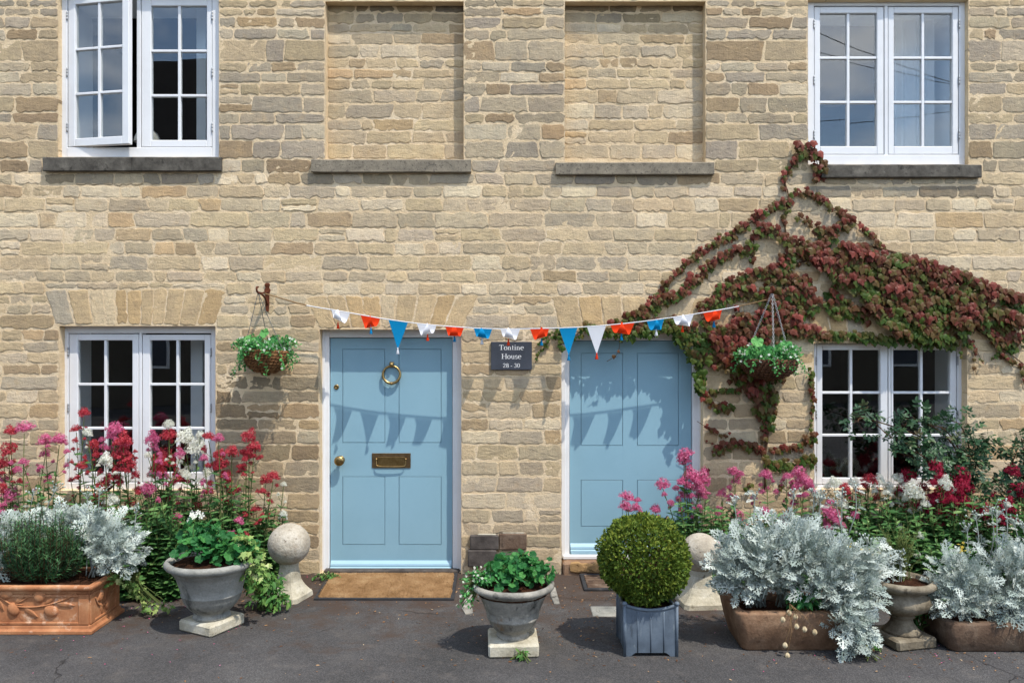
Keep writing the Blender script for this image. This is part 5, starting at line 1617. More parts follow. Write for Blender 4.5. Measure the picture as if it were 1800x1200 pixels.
def single_meshes(name, tpls, mat, tints=(0.0,)):
    res = []
    for tp in tpls:
        for ti in tints:
            m = MB(); m.scatter(tp, [(0, 0, 0)], np.array([[0, 1, 0]]), np.array([[0, 0, 1]]), np.array([1.0]), ti)
            res.append(m.mesh(name, mat))
    return res
SM = {}
def leaves(parent, tpls, mat, pos, yd, nr, sc, r, singles=0, name='leaf', rest='foliage', key=None):
    """Leaves of a plant: the nearest ones each an object, the others one mesh."""
    pos, yd, nr, sc = map(lambda a: np.asarray(a, float), (pos, yd, nr, sc))
    n = len(pos)
    pick = r.integers(0, len(tpls), n)
    tint = r.random(n)
    front = np.argsort(pos[:, 1] * 1.0 - sc * 1.5 - .1 * pos[:, 2])
    sel = np.zeros(n, bool); sel[front[:singles]] = True
    m = MB()
    for k, tp in enumerate(tpls):
        q = (~sel) & (pick == k)
        m.scatter(tp, pos[q], yd[q], nr[q], sc[q], tint[q])
    if m.n: m.build(rest, M[mat], parent, kind='stuff')
    if singles:
        kk = (mat, key or id(tpls[0]))
        if kk not in SM: SM[kk] = single_meshes(name, tpls, M[mat])
        idx = np.nonzero(sel)[0]
        leaf_objects(name, SM[kk], pick[idx], pos[idx], yd[idx], nr[idx], sc[idx], parent)

# ---- valerian: leafy stems that end in domes of tiny flowers
def head_mesh(mat, seed):
    """A unit flower head of little stars on short stalks."""
    r = np.random.default_rng(seed)
    P, N = [], []
    blobs = [(0, 0, .15, .62)] + [(.48 * math.cos(a), .48 * math.sin(a), r.uniform(-.35, .1), r.uniform(.36, .48)) for a in np.arange(5) * 1.2566 + r.uniform(0, 1)]
    if r.random() < .6: blobs.append((r.uniform(-.2, .2), r.uniform(-.2, .2), .62, .36))
    for (x, y, z, rr) in blobs:
        k = int(105 * (rr / .5) ** 2)
        d = r.normal(size=(k, 3)); d = unit(d); d[:, 2] = np.abs(d[:, 2]) * 1.1 - .28; d = unit(d)
        P.append(np.array([x, y, z]) + d * rr * r.uniform(.62, 1.18, (k, 1)) * np.array([1, 1, .85])); N.append(d + r.normal(0, .35, (k, 3)))
    P, N = np.concatenate(P), np.concatenate(N)
    m = MB()
    m.scatter(STAR, P, np.cross(N, r.normal(size=N.shape)), N, r.uniform(.12, .21, len(P)), r.random(len(P)))
    return m.mesh('flower_head', M[mat])
HEADS = {k: [head_mesh('petal_' + k, 40 + i) for i in range(4)] for k in ('crimson', 'dark', 'pink', 'white')}

def valerian(px, y, colour, heads, label, nfol=16, fh=.62, spread=.16, singles=14, seed=0, group='valerian plants'):
    """heads: (photo x, photo y, radius in photo px). px, y: where the plant comes out of the ground."""
    r = np.random.default_rng(1000 + seed)
    bx = WX(px, y)
    t = thing('valerian_plant', (bx, y, 0), label, 'flowering plant', group)
    st = MB(); LP, LY, LN, LS = [], [], [], []
    off = Vector(t.location)
    hobjs = []
    def leafy(path, l0, l1, size, dens):
        L = len(path)
        n = max(3, int(dens))
        for k in range(n):
            u = l0 + (l1 - l0) * (k + r.uniform(-.2, .2)) / n
            i = int(np.clip(u, 0, .99) * (L - 1)); p = path[i]; d = unit(path[min(i + 1, L - 1)] - path[max(i - 1, 0)])
            a = r.uniform(0, 2 * math.pi)
            for s in (0, math.pi):
                side = np.array([math.cos(a + s), math.sin(a + s) , 0])
                yd = side + d * r.uniform(.15, .7) + np.array([0, -.15, 0])
                LP.append(p); LY.append(yd); LN.append(d + side * -.3 + r.normal(0, .25, 3) + np.array([0, -.35, .3])); LS.append(size * (1.15 - .6 * u) * r.uniform(.75, 1.2))
    for (hx, hy, hr) in heads:
        yy = y + r.uniform(-.06, .08)
        top = W(hx, hy, yy); rad = hr * (DIST + yy) / FPX
        b = np.array([bx + (top[0] - bx) * .35 + r.normal(0, .03), y + r.normal(0, .04), 0])
        mid = b * .45 + top * .55 + np.array([r.normal(0, .03), r.normal(0, .03), 0]); mid[0] = b[0] + (top[0] - b[0]) * .45
        path = spline([b, mid, top - np.array([0, 0, rad * .6])], 16)
        tube(st, path, np.linspace(.0052, .0026, 16), 5)
        leafy(path, .12, .88, .085, 7)
        hobjs.append((top, rad, 1.0))
        # side clusters lower on the stem
        for q in range(r.integers(3, 6)):
            u = r.uniform(.70, .94); p = path[int(u * 15)]
            a = r.uniform(0, 2 * math.pi); e = p + np.array([math.cos(a) * rad * 1.35, math.sin(a) * rad * .9, r.uniform(.02, .07)])
            tube(st, spline([p, (p + e) / 2 + np.array([0, 0, -.006]), e], 5), .0018, 4)
            hobjs.append((e + np.array([0, 0, rad * .15]), rad * r.uniform(.26, .55), 1.0))
    for k in range(int(nfol * 1.5)):
        a = r.uniform(0, 2 * math.pi); q = math.sqrt(r.random()) * spread
        e = np.array([bx + q * math.cos(a) * 1.25, y + q * math.sin(a) * .75, fh * r.uniform(.55, 1.2)])
        b = np.array([bx + .4 * q * math.cos(a), y + .4 * q * math.sin(a), 0])
        path = spline([b, b * .5 + e * .5 + r.normal(0, .02, 3), e], 14)
        tube(st, path, np.linspace(.0045, .002, 14), 4)
        leafy(path, .08, 1.0, .098, 15)
    st.build('stem', M['stem'], t, True)
    leaves(t, [LANCE, BROAD], 'valerian_leaf', LP, LY, LN, LS, r, singles, key='val')
    hm = HEADS[colour]
    for (p, rad, _) in hobjs:
        o = bpy.data.objects.new('flower_head', hm[r.integers(0, 4)])
        o.parent = t
        rad = rad * 1.38
        M4 = Matrix.Rotation(r.normal(0, .25), 4, 'X') @ Matrix.Rotation(r.normal(0, .25), 4, 'Y') @ Matrix.Rotation(r.uniform(0, 6.28), 4, 'Z') @ Matrix.Diagonal((rad * .9, rad * .9, rad * .98 * r.uniform(.9, 1.25), 1))
        o.matrix_basis = Matrix.Translation(Vector(p) - off) @ M4
        COL.objects.link(o)
    return t

hz = lambda L, ox, oy, s: [(ox + x / s, oy + yv / s, rr / s) for (x, yv, rr) in L]
A_ = lambda L: hz(L, 0, 700, 2.4)
B_ = lambda L: hz(L, 1200, 700, 2.4)
VAL = [
    (18, -.34, 'crimson', A_([(45, 140, 25), (38, 215, 32), (18, 275, 28), (12, 370, 18)]), 'crimson valerian at the left edge in front of the bare wall', 14, .62),
    (70, -.30, 'pink', A_([(102, 128, 36), (190, 175, 27), (250, 178, 31), (15, 340, 22), (48, 405, 36), (98, 270, 18), (190, 235, 20)]), 'pink valerian behind the rosemary, left of the lower left window', 16, .66),
    (152, -.26, 'crimson', A_([(355, 62, 22), (322, 130, 22), (395, 195, 25), (345, 285, 23), (405, 238, 15), (440, 370, 32), (300, 345, 14)]), 'tallest crimson valerian in front of the left casement of the lower window', 14, .62),
    (205, -.24, 'pink', A_([(485, 130, 35), (470, 155, 22), (430, 175, 14)]), 'lone pink valerian in front of the middle of the lower left window', 8, .6),
    (226, -.34, 'crimson', A_([(520, 183, 32), (510, 235, 36), (542, 270, 38), (525, 297, 20), (495, 335, 21), (570, 322, 19), (548, 440, 20)]), 'dense crimson valerian between the silver ragwort and the lower left window', 16, .66),
    (190, -.42, 'white', A_([(370, 145, 20), (446, 264, 28), (472, 430, 30)]), 'white valerian just above the silver ragwort in the terracotta trough', 8, .55),
    (292, -.26, 'crimson', A_([(712, 155, 32), (690, 258, 46), (686, 292, 48), (768, 342, 30), (832, 455, 24), (1025, 488, 18)]), 'crimson valerian with the biggest heads, before the right casement of the lower window', 18, .66),
    (268, -.36, 'pink', A_([(645, 175, 29), (760, 235, 22), (625, 382, 28), (745, 496, 18), (655, 215, 16)]), 'magenta valerian before the mullion of the lower left window', 14, .6),
    (330, -.24, 'white', A_([(712, 110, 22), (780, 165, 33), (828, 208, 40), (845, 155, 18), (625, 240, 16)]), 'white valerian standing among the crimson heads before the lower left window', 12, .62),
    (392, -.30, 'crimson', A_([(880, 162, 26), (925, 240, 26), (930, 285, 34), (977, 225, 27), (945, 325, 22), (960, 345, 18)]), 'crimson valerian at the right jamb of the lower left window', 18, .64),
    (385, -.42, 'pink', A_([(922, 168, 22), (860, 252, 18), (858, 350, 14), (1008, 520, 20)]), 'slender pink valerian at the right jamb of the lower left window', 10, .5),
    (428, -.22, 'crimson', A_([(1050, 163, 28), (1072, 208, 27), (1040, 236, 30), (970, 395, 14)]), 'crimson valerian leaning on bare wall below the light straw basket', 12, .5),
    (462, -.24, 'crimson', A_([(1152, 330, 27), (1120, 347, 24), (1080, 468, 22), (1028, 490, 16), (1135, 435, 12)]), 'short crimson valerian beside the left ball finial', 10, .48),
    (484, -.22, 'white', A_([(1197, 362, 13), (1195, 487, 16)]), 'thin white valerian over the left ball finial', 5, .4),
    (240, -.55, 'crimson', A_([(1040, 576, 12)]), 'leafy valerian without heads behind the large grey urn, left part', 20, .56),
    (300, -.52, 'pink', A_([(760, 498, 10)]), 'leafy valerian almost without flowers behind the large grey urn', 22, .56),
    (1212, -.22, 'pink', B_([(10, 238, 34), (5, 262, 26), (35, 330, 36), (80, 346, 38), (70, 378, 22), (10, 412, 22), (66, 410, 18)]) + [(1165, 851, 12), (1152, 895, 9)], 'pink valerian at the right edge of the second blue door', 20, .56),
    (1150, -.34, 'pink', [(1102, 874, 13), (1099, 888, 10), (1118, 892, 9), (1153, 896, 6)], 'short pink valerian rising behind the box ball in front of the second door', 4, .3),
    (1285, -.24, 'pink', B_([(215, 310, 26), (225, 347, 20), (165, 402, 20), (230, 497, 30), (175, 560, 20), (150, 485, 13)]), 'pink valerian below the bare wall between door and lower right window', 20, .5),
    (1252, -.62, 'pink', B_([(130, 620, 28)]), 'single low pink valerian head against the right ball finial', 3, .2),
    (1352, -.26, 'pink', B_([(352, 325, 27), (345, 475, 22), (390, 580, 28), (300, 420, 14)]), 'pink valerian below the lowest creeper branch', 16, .5),
    (1400, -.28, 'pink', B_([(440, 330, 20), (490, 320, 36), (512, 352, 32), (475, 372, 28), (425, 535, 36), (470, 440, 18)]), 'magenta valerian just left of the lower right window', 18, .52),
    (1462, -.40, 'pink', B_([(630, 492, 36), (625, 440, 22), (726, 490, 17), (640, 515, 26), (600, 470, 16)]), 'magenta valerian under the left corner of the lower right window', 12, .5),
    (1478, -.24, 'white', B_([(640, 360, 29), (720, 356, 23), (676, 446, 23), (545, 370, 20), (575, 410, 24)]), 'white valerian under the left casement of the lower right window', 12, .54),
    (1528, -.26, 'crimson', B_([(790, 345, 33), (682, 375, 23), (690, 395, 20), (672, 408, 17), (770, 372, 20)]), 'crimson valerian before the left casement of the lower right window', 16, .6),
    (1562, -.34, 'white', B_([(828, 350, 26), (870, 376, 24), (908, 342, 28), (865, 400, 20), (980, 492, 18), (915, 547, 16)]), 'white valerian before the mullion of the lower right window', 16, .6),
    (1592, -.24, 'dark', B_([(955, 335, 36), (920, 392, 27), (1012, 375, 26), (905, 405, 20)]), 'dark crimson valerian low before the right casement, beside white heads', 14, .6),
    (1606, -.38, 'white', B_([(970, 388, 36), (985, 410, 24), (1065, 560, 33), (1050, 590, 24), (1010, 640, 28)]), 'white valerian in the middle of the deep crimson ones', 16, .58),
    (1650, -.44, 'dark', B_([(1065, 285, 36), (1100, 402, 42), (1090, 456, 40), (1025, 460, 38), (1070, 525, 38), (1085, 432, 30)]), 'deep crimson valerian crowded in front of the rose bush', 20, .6),
    (1684, -.42, 'dark', B_([(1165, 330, 46), (1170, 365, 36), (1085, 333, 24), (1165, 422, 32), (1140, 440, 26), (1172, 526, 36)]), 'deep crimson valerian with the largest head, under the right jamb of the lower window', 18, .6),
    (1668, -.48, 'white', B_([(1105, 358, 26), (1150, 388, 18), (1370, 447, 14)]), 'sparse white valerian in front of the rose bush', 6, .55),
    (1748, -.46, 'dark', B_([(1340, 475, 46), (1262, 486, 33), (1372, 462, 34), (1250, 470, 24), (1185, 690, 30), (1380, 632, 26)]), 'deep crimson valerian above the right hand low trough', 20, .58),
    (1788, -.42, 'dark', B_([(1390, 308, 30), (1415, 395, 36), (1312, 410, 18), (1440, 380, 26)]), 'deep crimson valerian at the right edge by the second rose', 16, .6),
    (1630, -.62, 'white', B_([(1000, 580, 16), (985, 660, 20), (820, 612, 14)]), 'white valerian low behind the brown pedestal urn', 18, .5),
    (1540, -.58, 'white', B_([(730, 565, 8)]), 'leafy valerian in the shade behind the silver ragwort mound', 22, .5),
]
for i, v in enumerate(VAL): valerian(*v, seed=i)

# ---- silver ragwort
def ragwort(base, lobes, n, label, size=.11, singles=60, stalks=(), seed=0, up=.55):
    """lobes: ellipsoids (centre, radii, weight) that the leaf tips fill; stalks: flower stems to (point, ...)."""
    r = np.random.default_rng(3000 + seed)
    t = thing('silver_ragwort', base, label, 'plant', 'silver ragwort plants')
    st = MB(); P, Y, N, S = [], [], [], []
    base = np.array(base, float)
    wsum = sum(l[2] for l in lobes)
    for (c, rad, w) in lobes:
        c, rad = np.array(c), np.array(rad)
        k = int(n * 1.45 * w / wsum)
        for j in range(k):
            d = unit(r.normal(size=3)); d[2] = d[2] if d[2] > -.8 else -d[2] * .4
            if d[1] > .25 and r.random() < .6: d[1] = -d[1]
            q = r.uniform(.35, 1.28) ** .7
            p = c + d * rad * q
            out = unit(p - (base + np.array([0, 0, .05])))
            yd = out * .7 + d * .8 + np.array([0, 0, up * .5]) + r.normal(0, .38, 3)
            P.append(p - unit(yd) * size * .55); Y.append(yd); N.append(np.array([0, -.5, .8]) + d * .3 + r.normal(0, .6, 3)); S.append(size * .84 * r.uniform(.4, 1.25))
            if j % 22 == 0:
                tube(st, spline([base + np.array([(c[0] - base[0]) * .55 + r.normal(0, .02), r.normal(0, .02), 0]), (base + p) / 2 + np.array([(c[0] - base[0]) * .25, 0, .05]), p - unit(yd) * size * .5], 8), np.linspace(.005, .0025, 8), 4)
    HP = []
    for (a, e) in stalks:
        e = np.array(e); a = e + np.array([r.normal(0, .03), .02, -.30])
        path = spline([a, (a + e) / 2 + np.array([r.normal(0, .012), -.02, 0]), e], 10)
        tube(st, path, np.linspace(.0040, .0024, 10), 5)
        for k in range(7):
            p = path[r.integers(3, 10)]; s = np.array([r.normal(), r.normal(), .5])
            P.append(p); Y.append(s); N.append([0, -.4, 1]); S.append(size * r.uniform(.25, .5))
        for k in range(9):
            HP.append(e + np.array([r.normal(0, .022), r.normal(0, .018), r.normal(.008, .014)]))
            tube(st, [path[-2], HP[-1]], .0016, 3, cap=False)
    st.build('stem', M['silver_stem'], t, True)
    leaves(t, RAG, 'silver_leaf', P, Y, N, S, r, singles, key='rag')
    if HP:
        m = MB()
        for p in HP: ellipsoid(m, p, (.0055, .0055, .006), 6, 4, tint=r.random())
        m.build('flower_buds', M['silver_leaf'], t, True, kind='stuff')
    return t
G_ = lambda px, py, y: W(px, py, y)
S1 = lambda px, y: (DIST + y) / FPX * px
ragwort((-2.66, -1.03, .29), [((-2.58, -.97, .53), (.16, .11, .15), 2.0), ((-2.45, -1.03, .44), (.16, .14, .13), 1.9), ((-2.84, -.91, .60), (.22, .06, .10), 1.5)], 430,
        'silver ragwort right of the rosemary in the terracotta trough', .105, 50, [((-2.7, -1, .5), G_(152, 868, -1.0)), ((-2.6, -1, .5), G_(175, 860, -1.0)), ((-2.75, -1, .5), G_(100, 855, -.95)), ((-2.5, -1, .5), G_(240, 895, -1.0)), ((-2.8, -1, .5), G_(60, 862, -.95))], 1)
ragwort((-3.18, -1.05, .29), [((-3.20, -1.08, .46), (.17, .14, .15), 1.6), ((-3.10, -.98, .56), (.14, .1, .12), .9)], 170, 'silver ragwort at the left edge of the photo beside the rosemary', .11, 25, [], 2)
ragwort((1.52, -1.33, .2), [((1.39, -1.36, .49), (.22, .18, .18), 2.6), ((1.31, -1.38, .41), (.15, .15, .14), 1.2), ((1.62, -1.33, .56), (.24, .18, .17), 2.0)], 620,
        'left mound of silver ragwort over the brown sandstone trough', .115, 80, [((1.4, -1.35, .5), G_(1327, 868, -1.3)), ((1.3, -1.35, .5), G_(1290, 878, -1.3)), ((1.45, -1.3, .5), G_(1397, 868, -1.3)), ((1.5, -1.3, .5), G_(1432, 862, -1.3))], 3)
ragwort((1.80, -1.36, .2), [((1.78, -1.40, .46), (.26, .19, .20), 2.6), ((1.92, -1.46, .30), (.17, .15, .18), 1.9), ((1.89, -1.58, .15), (.11, .09, .14), 1.0), ((2.02, -1.36, .46), (.20, .14, .15), 1.2)], 640,
        'right mound of silver ragwort trailing to the ground from the brown trough', .110, 80, [((1.62, -1.33, .5), G_(1442, 872, -1.33)), ((1.75, -1.33, .5), G_(1480, 866, -1.33)), ((1.80, -1.33, .5), G_(1503, 852, -1.33)), ((1.7, -1.33, .5), G_(1468, 880, -1.33)), ((1.9, -1.4, .4), G_(1526, 946, -1.4)), ((1.95, -1.4, .4), G_(1570, 975, -1.4)), ((2.0, -1.4, .4), G_(1582, 970, -1.4)), ((1.85, -1.4, .4), G_(1585, 985, -1.4))], 4)
ragwort((2.60, -1.33, .16), [((2.60, -1.36, .36), (.19, .15, .17), 2.2), ((2.54, -1.40, .28), (.16, .13, .12), 1.2)], 300, 'silver ragwort in the left half of the low dark trough', .10, 45, [((2.6, -1.33, .4), G_(1700, 925, -1.3)), ((2.62, -1.33, .4), G_(1715, 905, -1.3)), ((2.65, -1.33, .4), G_(1742, 892, -1.3)), ((2.7, -1.33, .4), G_(1752, 900, -1.3))], 5)
ragwort((2.92, -1.33, .16), [((2.88, -1.36, .40), (.20, .16, .20), 2.4), ((2.92, -1.44, .26), (.18, .13, .16), 1.6), ((3.02, -1.3, .44), (.18, .12, .16), 1.0)], 330, 'silver ragwort at the right edge in the low dark trough', .105, 50, [((2.85, -1.33, .4), G_(1768, 888, -1.3)), ((2.9, -1.33, .4), G_(1782, 915, -1.3)), ((2.95, -1.33, .4), G_(1795, 920, -1.3))], 6)

# ---- rosemary
r_ = np.random.default_rng(55)
ro = thing('rosemary_bush', (-2.90, -1.06, .28), 'dark green rosemary bush in the terracotta trough', 'shrub')
st = MB(); P, Y, N, S = [], [], [], []
for k in range(210):
    a = r_.uniform(0, 2 * math.pi); q = math.sqrt(r_.random())
    b = np.array([-2.90 + .10 * q * math.cos(a), -1.09 + .07 * q * math.sin(a), .275])
    h = r_.uniform(.16, .46) * (1.15 - .45 * q)
    e = np.array([-2.89 + .25 * q * math.cos(a) + r_.normal(0, .02), -1.11 + .17 * q * math.sin(a), .29 + h])
    path = spline([b, b * .4 + e * .6 + np.array([.03 * math.cos(a), .02 * math.sin(a), -.02]), e], 20)
    tube(st, path, np.linspace(.003, .0014, 20), 3, cap=False)
    for u in np.linspace(3, 19, 42):
        i = int(u); d = unit(path[min(i + 1, 19)] - path[i - 1]); s = unit(np.cross(d, r_.normal(size=3)))
        P.append(path[i] + d * r_.uniform(0, .01)); Y.append(s * 1.1 + d * .8); N.append(d); S.append(r_.uniform(.020, .042))
st.build('stem', M['twig'], ro)
m = MB(); m.scatter(NEEDLE, P, np.array(Y), np.array(N), np.column_stack([np.array(S) * 1.25, np.array(S), np.array(S)]), r_.random(len(P))); m.build('foliage', M['rosemary_leaf'], ro, kind='stuff')

# ---- clipped box ball
bb = thing('box_ball', (.772, -1.42, .25), 'round clipped box bush in the grey lead planter', 'shrub')
r_ = np.random.default_rng(56)
BC, BR = W(1131, 981, -1.42), .250
n = 17000
d = unit(r_.normal(size=(n, 3)))
bumpy = np.array([1 + .13 * noise.noise(Vector(v * 3.1)) + .07 * noise.noise(Vector(v * 8)) + .03 * noise.noise(Vector(v * 16)) for v in d])
rad = BR * bumpy * (1 - .26 * r_.random(n) ** 2.2)
P = BC + d * rad[:, None] * np.array([1.0, 1.0, .97])
yd = d + r_.normal(0, .75, (n, 3)) + np.array([0, 0, .3]); nr = d + r_.normal(0, .7, (n, 3))
tint = np.clip(.33 + .30 * np.array([noise.noise(Vector(v * 5.5 + np.array([3, 1, 2]))) for v in d]) + r_.normal(0, .17, n) + .12 * d[:, 2], 0, .99)
m = MB(); m.scatter(OVAL, P, yd, nr, r_.uniform(.014, .024, n), tint); m.build('foliage', M['box_leaf'], bb, kind='stuff')
m = MB()
for k in range(34):
    v = unit(r_.normal(size=3)); e = BC + v * BR * .82
    tube(m, spline([(BC[0] + r_.normal(0, .015), -1.42 + r_.normal(0, .015), .235), BC * .5 + np.array([BC[0], -1.42, .25]) * .5, e], 7), np.linspace(.009, .003, 7), 5)
m.build('branches', M['twig'], bb)

# ---- rounded leafy plants in the pots
def mound(name, base, lobes, n, label, mat, tpls, size, singles, seed, cat='plant', stems=True, flowers=None, group=None, flat=.35, key='rnd'):
    r = np.random.default_rng(5000 + seed)
    t = thing(name, base, label, cat, group)
    P, Y, N, S = [], [], [], []
    st = MB(); base = np.array(base, float)
    ws = sum(l[2] for l in lobes)
    FP = []
    for (c, rad, w) in lobes:
        c, rad = np.array(c), np.array(rad)
        for j in range(int(n * w / ws)):
            d = unit(r.normal(size=3))
            if d[2] < -.4: d[2] *= -.5
            p = c + d * rad * r.uniform(.5, 1.05)
            nr = d * .8 + np.array([0, -flat, .55]) + r.normal(0, .3, 3)
            yd = d * .4 + np.array([0, -.25, -.5]) + r.normal(0, .5, 3)
            P.append(p); Y.append(yd); N.append(nr); S.append(size * r.uniform(.5, 1.15))
            if stems and j % 3 == 0:
                tube(st, spline([base + np.array([(c[0] - base[0]) * .5 + r.normal(0, .03), r.normal(0, .02), 0]), (base + p) / 2 + np.array([0, 0, .02]), p], 6), np.linspace(.0032, .0018, 6), 4, cap=False)
            if flowers and r.random() < flowers[0]: FP.append(p + d * size * .5 + np.array([0, -.01, .01]))
    if st.n: st.build('stem', M['stem'], t, True)
    leaves(t, tpls, mat, P, Y, N, S, r, singles, key=key)
    if FP:
        for j, p in enumerate(FP[:40]):
            pass
        m = MB(); FP = np.array(FP)
        m.scatter(STAR, FP, r.normal(size=FP.shape), np.array([0, -1, .5]) + r.normal(0, .5, FP.shape), r.uniform(.8, 1.2, len(FP)) * flowers[1], r.random(len(FP)))
        m.build('blossoms', M[flowers[2]], t, kind='stuff')
    return t
u1 = mound('pelargonium', (-1.80, -1.12, .40), [((-1.84, -1.12, .50), (.20, .15, .11), 2.2), ((-1.70, -1.18, .48), (.15, .12, .13), 1.8), ((-1.93, -1.08, .57), (.12, .10, .08), 1.0)], 330, 'dark green pelargonium with one white flower in the large grey urn', 'geranium_leaf', ROUND, .062, 60, 1)
m = MB(); r_ = np.random.default_rng(8)
fc = W(344, 906, -1.2); k = 9
fp = fc + r_.normal(0, .020, (k, 3)) * np.array([1.2, .6, .7])
m.scatter(t_petals(5, .5), fp, r_.normal(size=(k, 3)), np.array([0, -1, .4]) + r_.normal(0, .35, (k, 3)), r_.uniform(.030, .044, k), r_.random(k)); m.build('flower_head', M['petal_white'], u1)
m = MB(); tube(m, spline([(-1.9, -1.14, .45), (-1.93, -1.18, .58), fc + np.array([0, .01, -.01])], 8), .002, 4); m.build('flower_stalk', M['stem'], u1)
mound('variegated_ivy', (-1.63, -1.16, .41), [((-1.60, -1.18, .47), (.09, .09, .09), 1.5), ((-1.56, -1.16, .36), (.09, .07, .12), 1.5), ((-1.63, -1.2, .55), (.06, .05, .05), .5)], 150, 'cream edged variegated ivy at the right rim of the large grey urn', 'variegated_leaf', [IVY], .048, 40, 2, key='ivy')
mound('leafy_weed', (-1.60, -.78, 0), [((-1.62, -.80, .14), (.13, .12, .15), 2), ((-1.55, -.84, .07), (.12, .09, .08), 1.2)], 330, 'bright green leafy plant on the ground between the large urn and the ball finial', 'weed_leaf', [LANCE, BROAD], .052, 30, 3, key='weed')
mound('pelargonium', (.02, -1.46, .36), [((-.03, -1.47, .43), (.17, .13, .085), 2.0), ((.10, -1.46, .44), (.14, .12, .09), 2.0), ((.04, -1.42, .50), (.12, .09, .04), .6)], 280, 'green pelargonium filling the smaller urn between the doors', 'geranium_leaf', ROUND, .058, 60, 4, flowers=(.015, .018, 'petal_white'))
mound('trailing_bacopa', (-.17, -1.50, .37), [((-.20, -1.50, .40), (.09, .08, .06), 1.6), ((-.25, -1.54, .30), (.05, .05, .10), 1.0), ((-.13, -1.55, .43), (.08, .05, .05), .8)], 330, 'small leaved trailing plant with white flowers over the left rim of the smaller urn', 'basket_leaf', [OVAL], .024, 0, 5, flowers=(.09, .016, 'petal_white'))
mound('leafy_weed', (.055, -1.62, 0), [((.055, -1.625, .03), (.028, .02, .045), 1)], 40, 'tiny weed growing at the foot of the smaller urn', 'weed_leaf', [LANCE], .034, 0, 6)
mound('leafy_weed', (-1.36, -.16, 0), [((-1.36, -.16, .03), (.10, .05, .035), 1)], 90, 'low weed in the corner between the left ball finial and the door frame', 'weed_leaf', [OVAL], .03, 0, 7)
mound('trailing_ivy', (-2.50, -.95, .29), [((-2.47, -1.0, .27), (.09, .10, .07), 1.5), ((-2.40, -.93, .16), (.06, .06, .12), 1.2), ((-2.28, -.92, .05), (.13, .06, .035), 1.2)], 170, 'small leaved ivy trailing from the right corner of the terracotta trough', 'variegated_leaf', [IVY], .038, 20, 8, key='ivy2')
mound('trailing_ivy', (-3.20, -1.22, .27), [((-3.22, -1.22, .27), (.09, .06, .05), 1)], 60, 'yellow-green ivy at the left edge of the terracotta trough', 'variegated_leaf', [IVY], .038, 10, 9, key='ivy2')
mound('leafy_weed', (.88, -1.34, .24), [((.87, -1.36, .27), (.05, .06, .035), 1)], 50, 'small dark seedling in the soil under the box ball', 'geranium_leaf', [OVAL], .030, 0, 10)
mound('leafy_weed', (2.42, -1.25, 0), [((2.44, -1.22, .10), (.10, .10, .10), 1)], 110, 'dark weeds in the gap between the pedestal urn and the low trough', 'geranium_leaf', [LANCE, OVAL], .045, 10, 11, key='gw')
mound('leafy_weed', (1.93, -1.62, 0), [((2.04, -1.50, .03), (.05, .03, .03), 1)], 24, 'tiny green weed at the foot of the pedestal urn', 'weed_leaf', [OVAL], .03, 0, 12)
mound('leafy_weed', (2.93, -1.62, 0), [((2.93, -1.62, .03), (.05, .03, .035), 1)], 24, 'small pale weed in front of the low dark trough', 'weed_leaf', [BROAD], .04, 0, 13)
mound('leafy_weed', (1.68, -1.48, .2), [((1.66, -1.47, .27), (.09, .06, .06), 1)], 60, 'shaded green leaves inside the brown trough between the silver mounds', 'geranium_leaf', [BROAD], .06, 12, 14, key='sg')
# wispy plant in the pedestal urn and yellow flowers beside it
r_ = np.random.default_rng(77)
wp = thing('wispy_shrub', (2.27, -1.36, .35), 'wispy olive green shrub rising from the brown pedestal urn', 'plant')
st = MB(); P, Y, N, S = [], [], [], []
for k in range(46):
    a = r_.uniform(0, 6.28); q = math.sqrt(r_.random())
    e = np.array([2.27 + .15 * q * math.cos(a), -1.36 + .10 * q * math.sin(a), .36 + r_.uniform(.12, .34)])
    path = spline([(2.27 + r_.normal(0, .02), -1.36 + r_.normal(0, .02), .345), (2.27 * .5 + e[0] * .5, -1.36, .36 + (e[2] - .36) * .6), e], 16)
    tube(st, path, np.linspace(.0025, .001, 16), 3, cap=False)
    for u in range(2, 16):
        for z in range(3):
            d = unit(path[min(u + 1, 15)] - path[u - 1]); s = unit(np.cross(d, r_.normal(size=3)))
            P.append(path[u]); Y.append(s + d); N.append(d); S.append(r_.uniform(.012, .024))
st.build('stem', M['stem'], wp)
m = MB(); m.scatter(NEEDLE, P, np.array(Y), np.array(N), S, r_.random(len(P))); m.build('foliage', M['wispy_leaf'], wp, kind='stuff')
def yellow(px, py, y, label):
    t = thing('yellow_flower', W(px, py, y), label, 'flower', 'small yellow flowers among the silver ragwort')
    c = W(px, py, y); k = 14
    m = MB(); q = c + r_.normal(0, .016, (k, 3)); m.scatter(STAR, q, r_.normal(size=(k, 3)), np.array([0, -.7, .7]) + r_.normal(0, .3, (k, 3)), r_.uniform(.014, .02, k), r_.random(k)); m.build('blossom', M['petal_yellow'], t)
    m = MB(); tube(m, spline([c + np.array([r_.normal(0, .02), .03, -.2]), c + np.array([0, .01, -.08]), c], 6), .0018, 4); m.build('flower_stalk', M['silver_stem'], t)
for (px, py, lab) in ((1490, 963, 'small yellow flower cluster left of the others over the silver ragwort'), (1521, 970, 'small yellow flower cluster in the middle over the silver ragwort'), (1556, 982, 'small yellow flower cluster beside the wispy shrub'), (1542, 992, 'lowest small yellow flower cluster over the pedestal urn'), (1690, 965, 'pale yellow flower cluster over the low dark trough')):
    yellow(px, py, -1.33, lab)
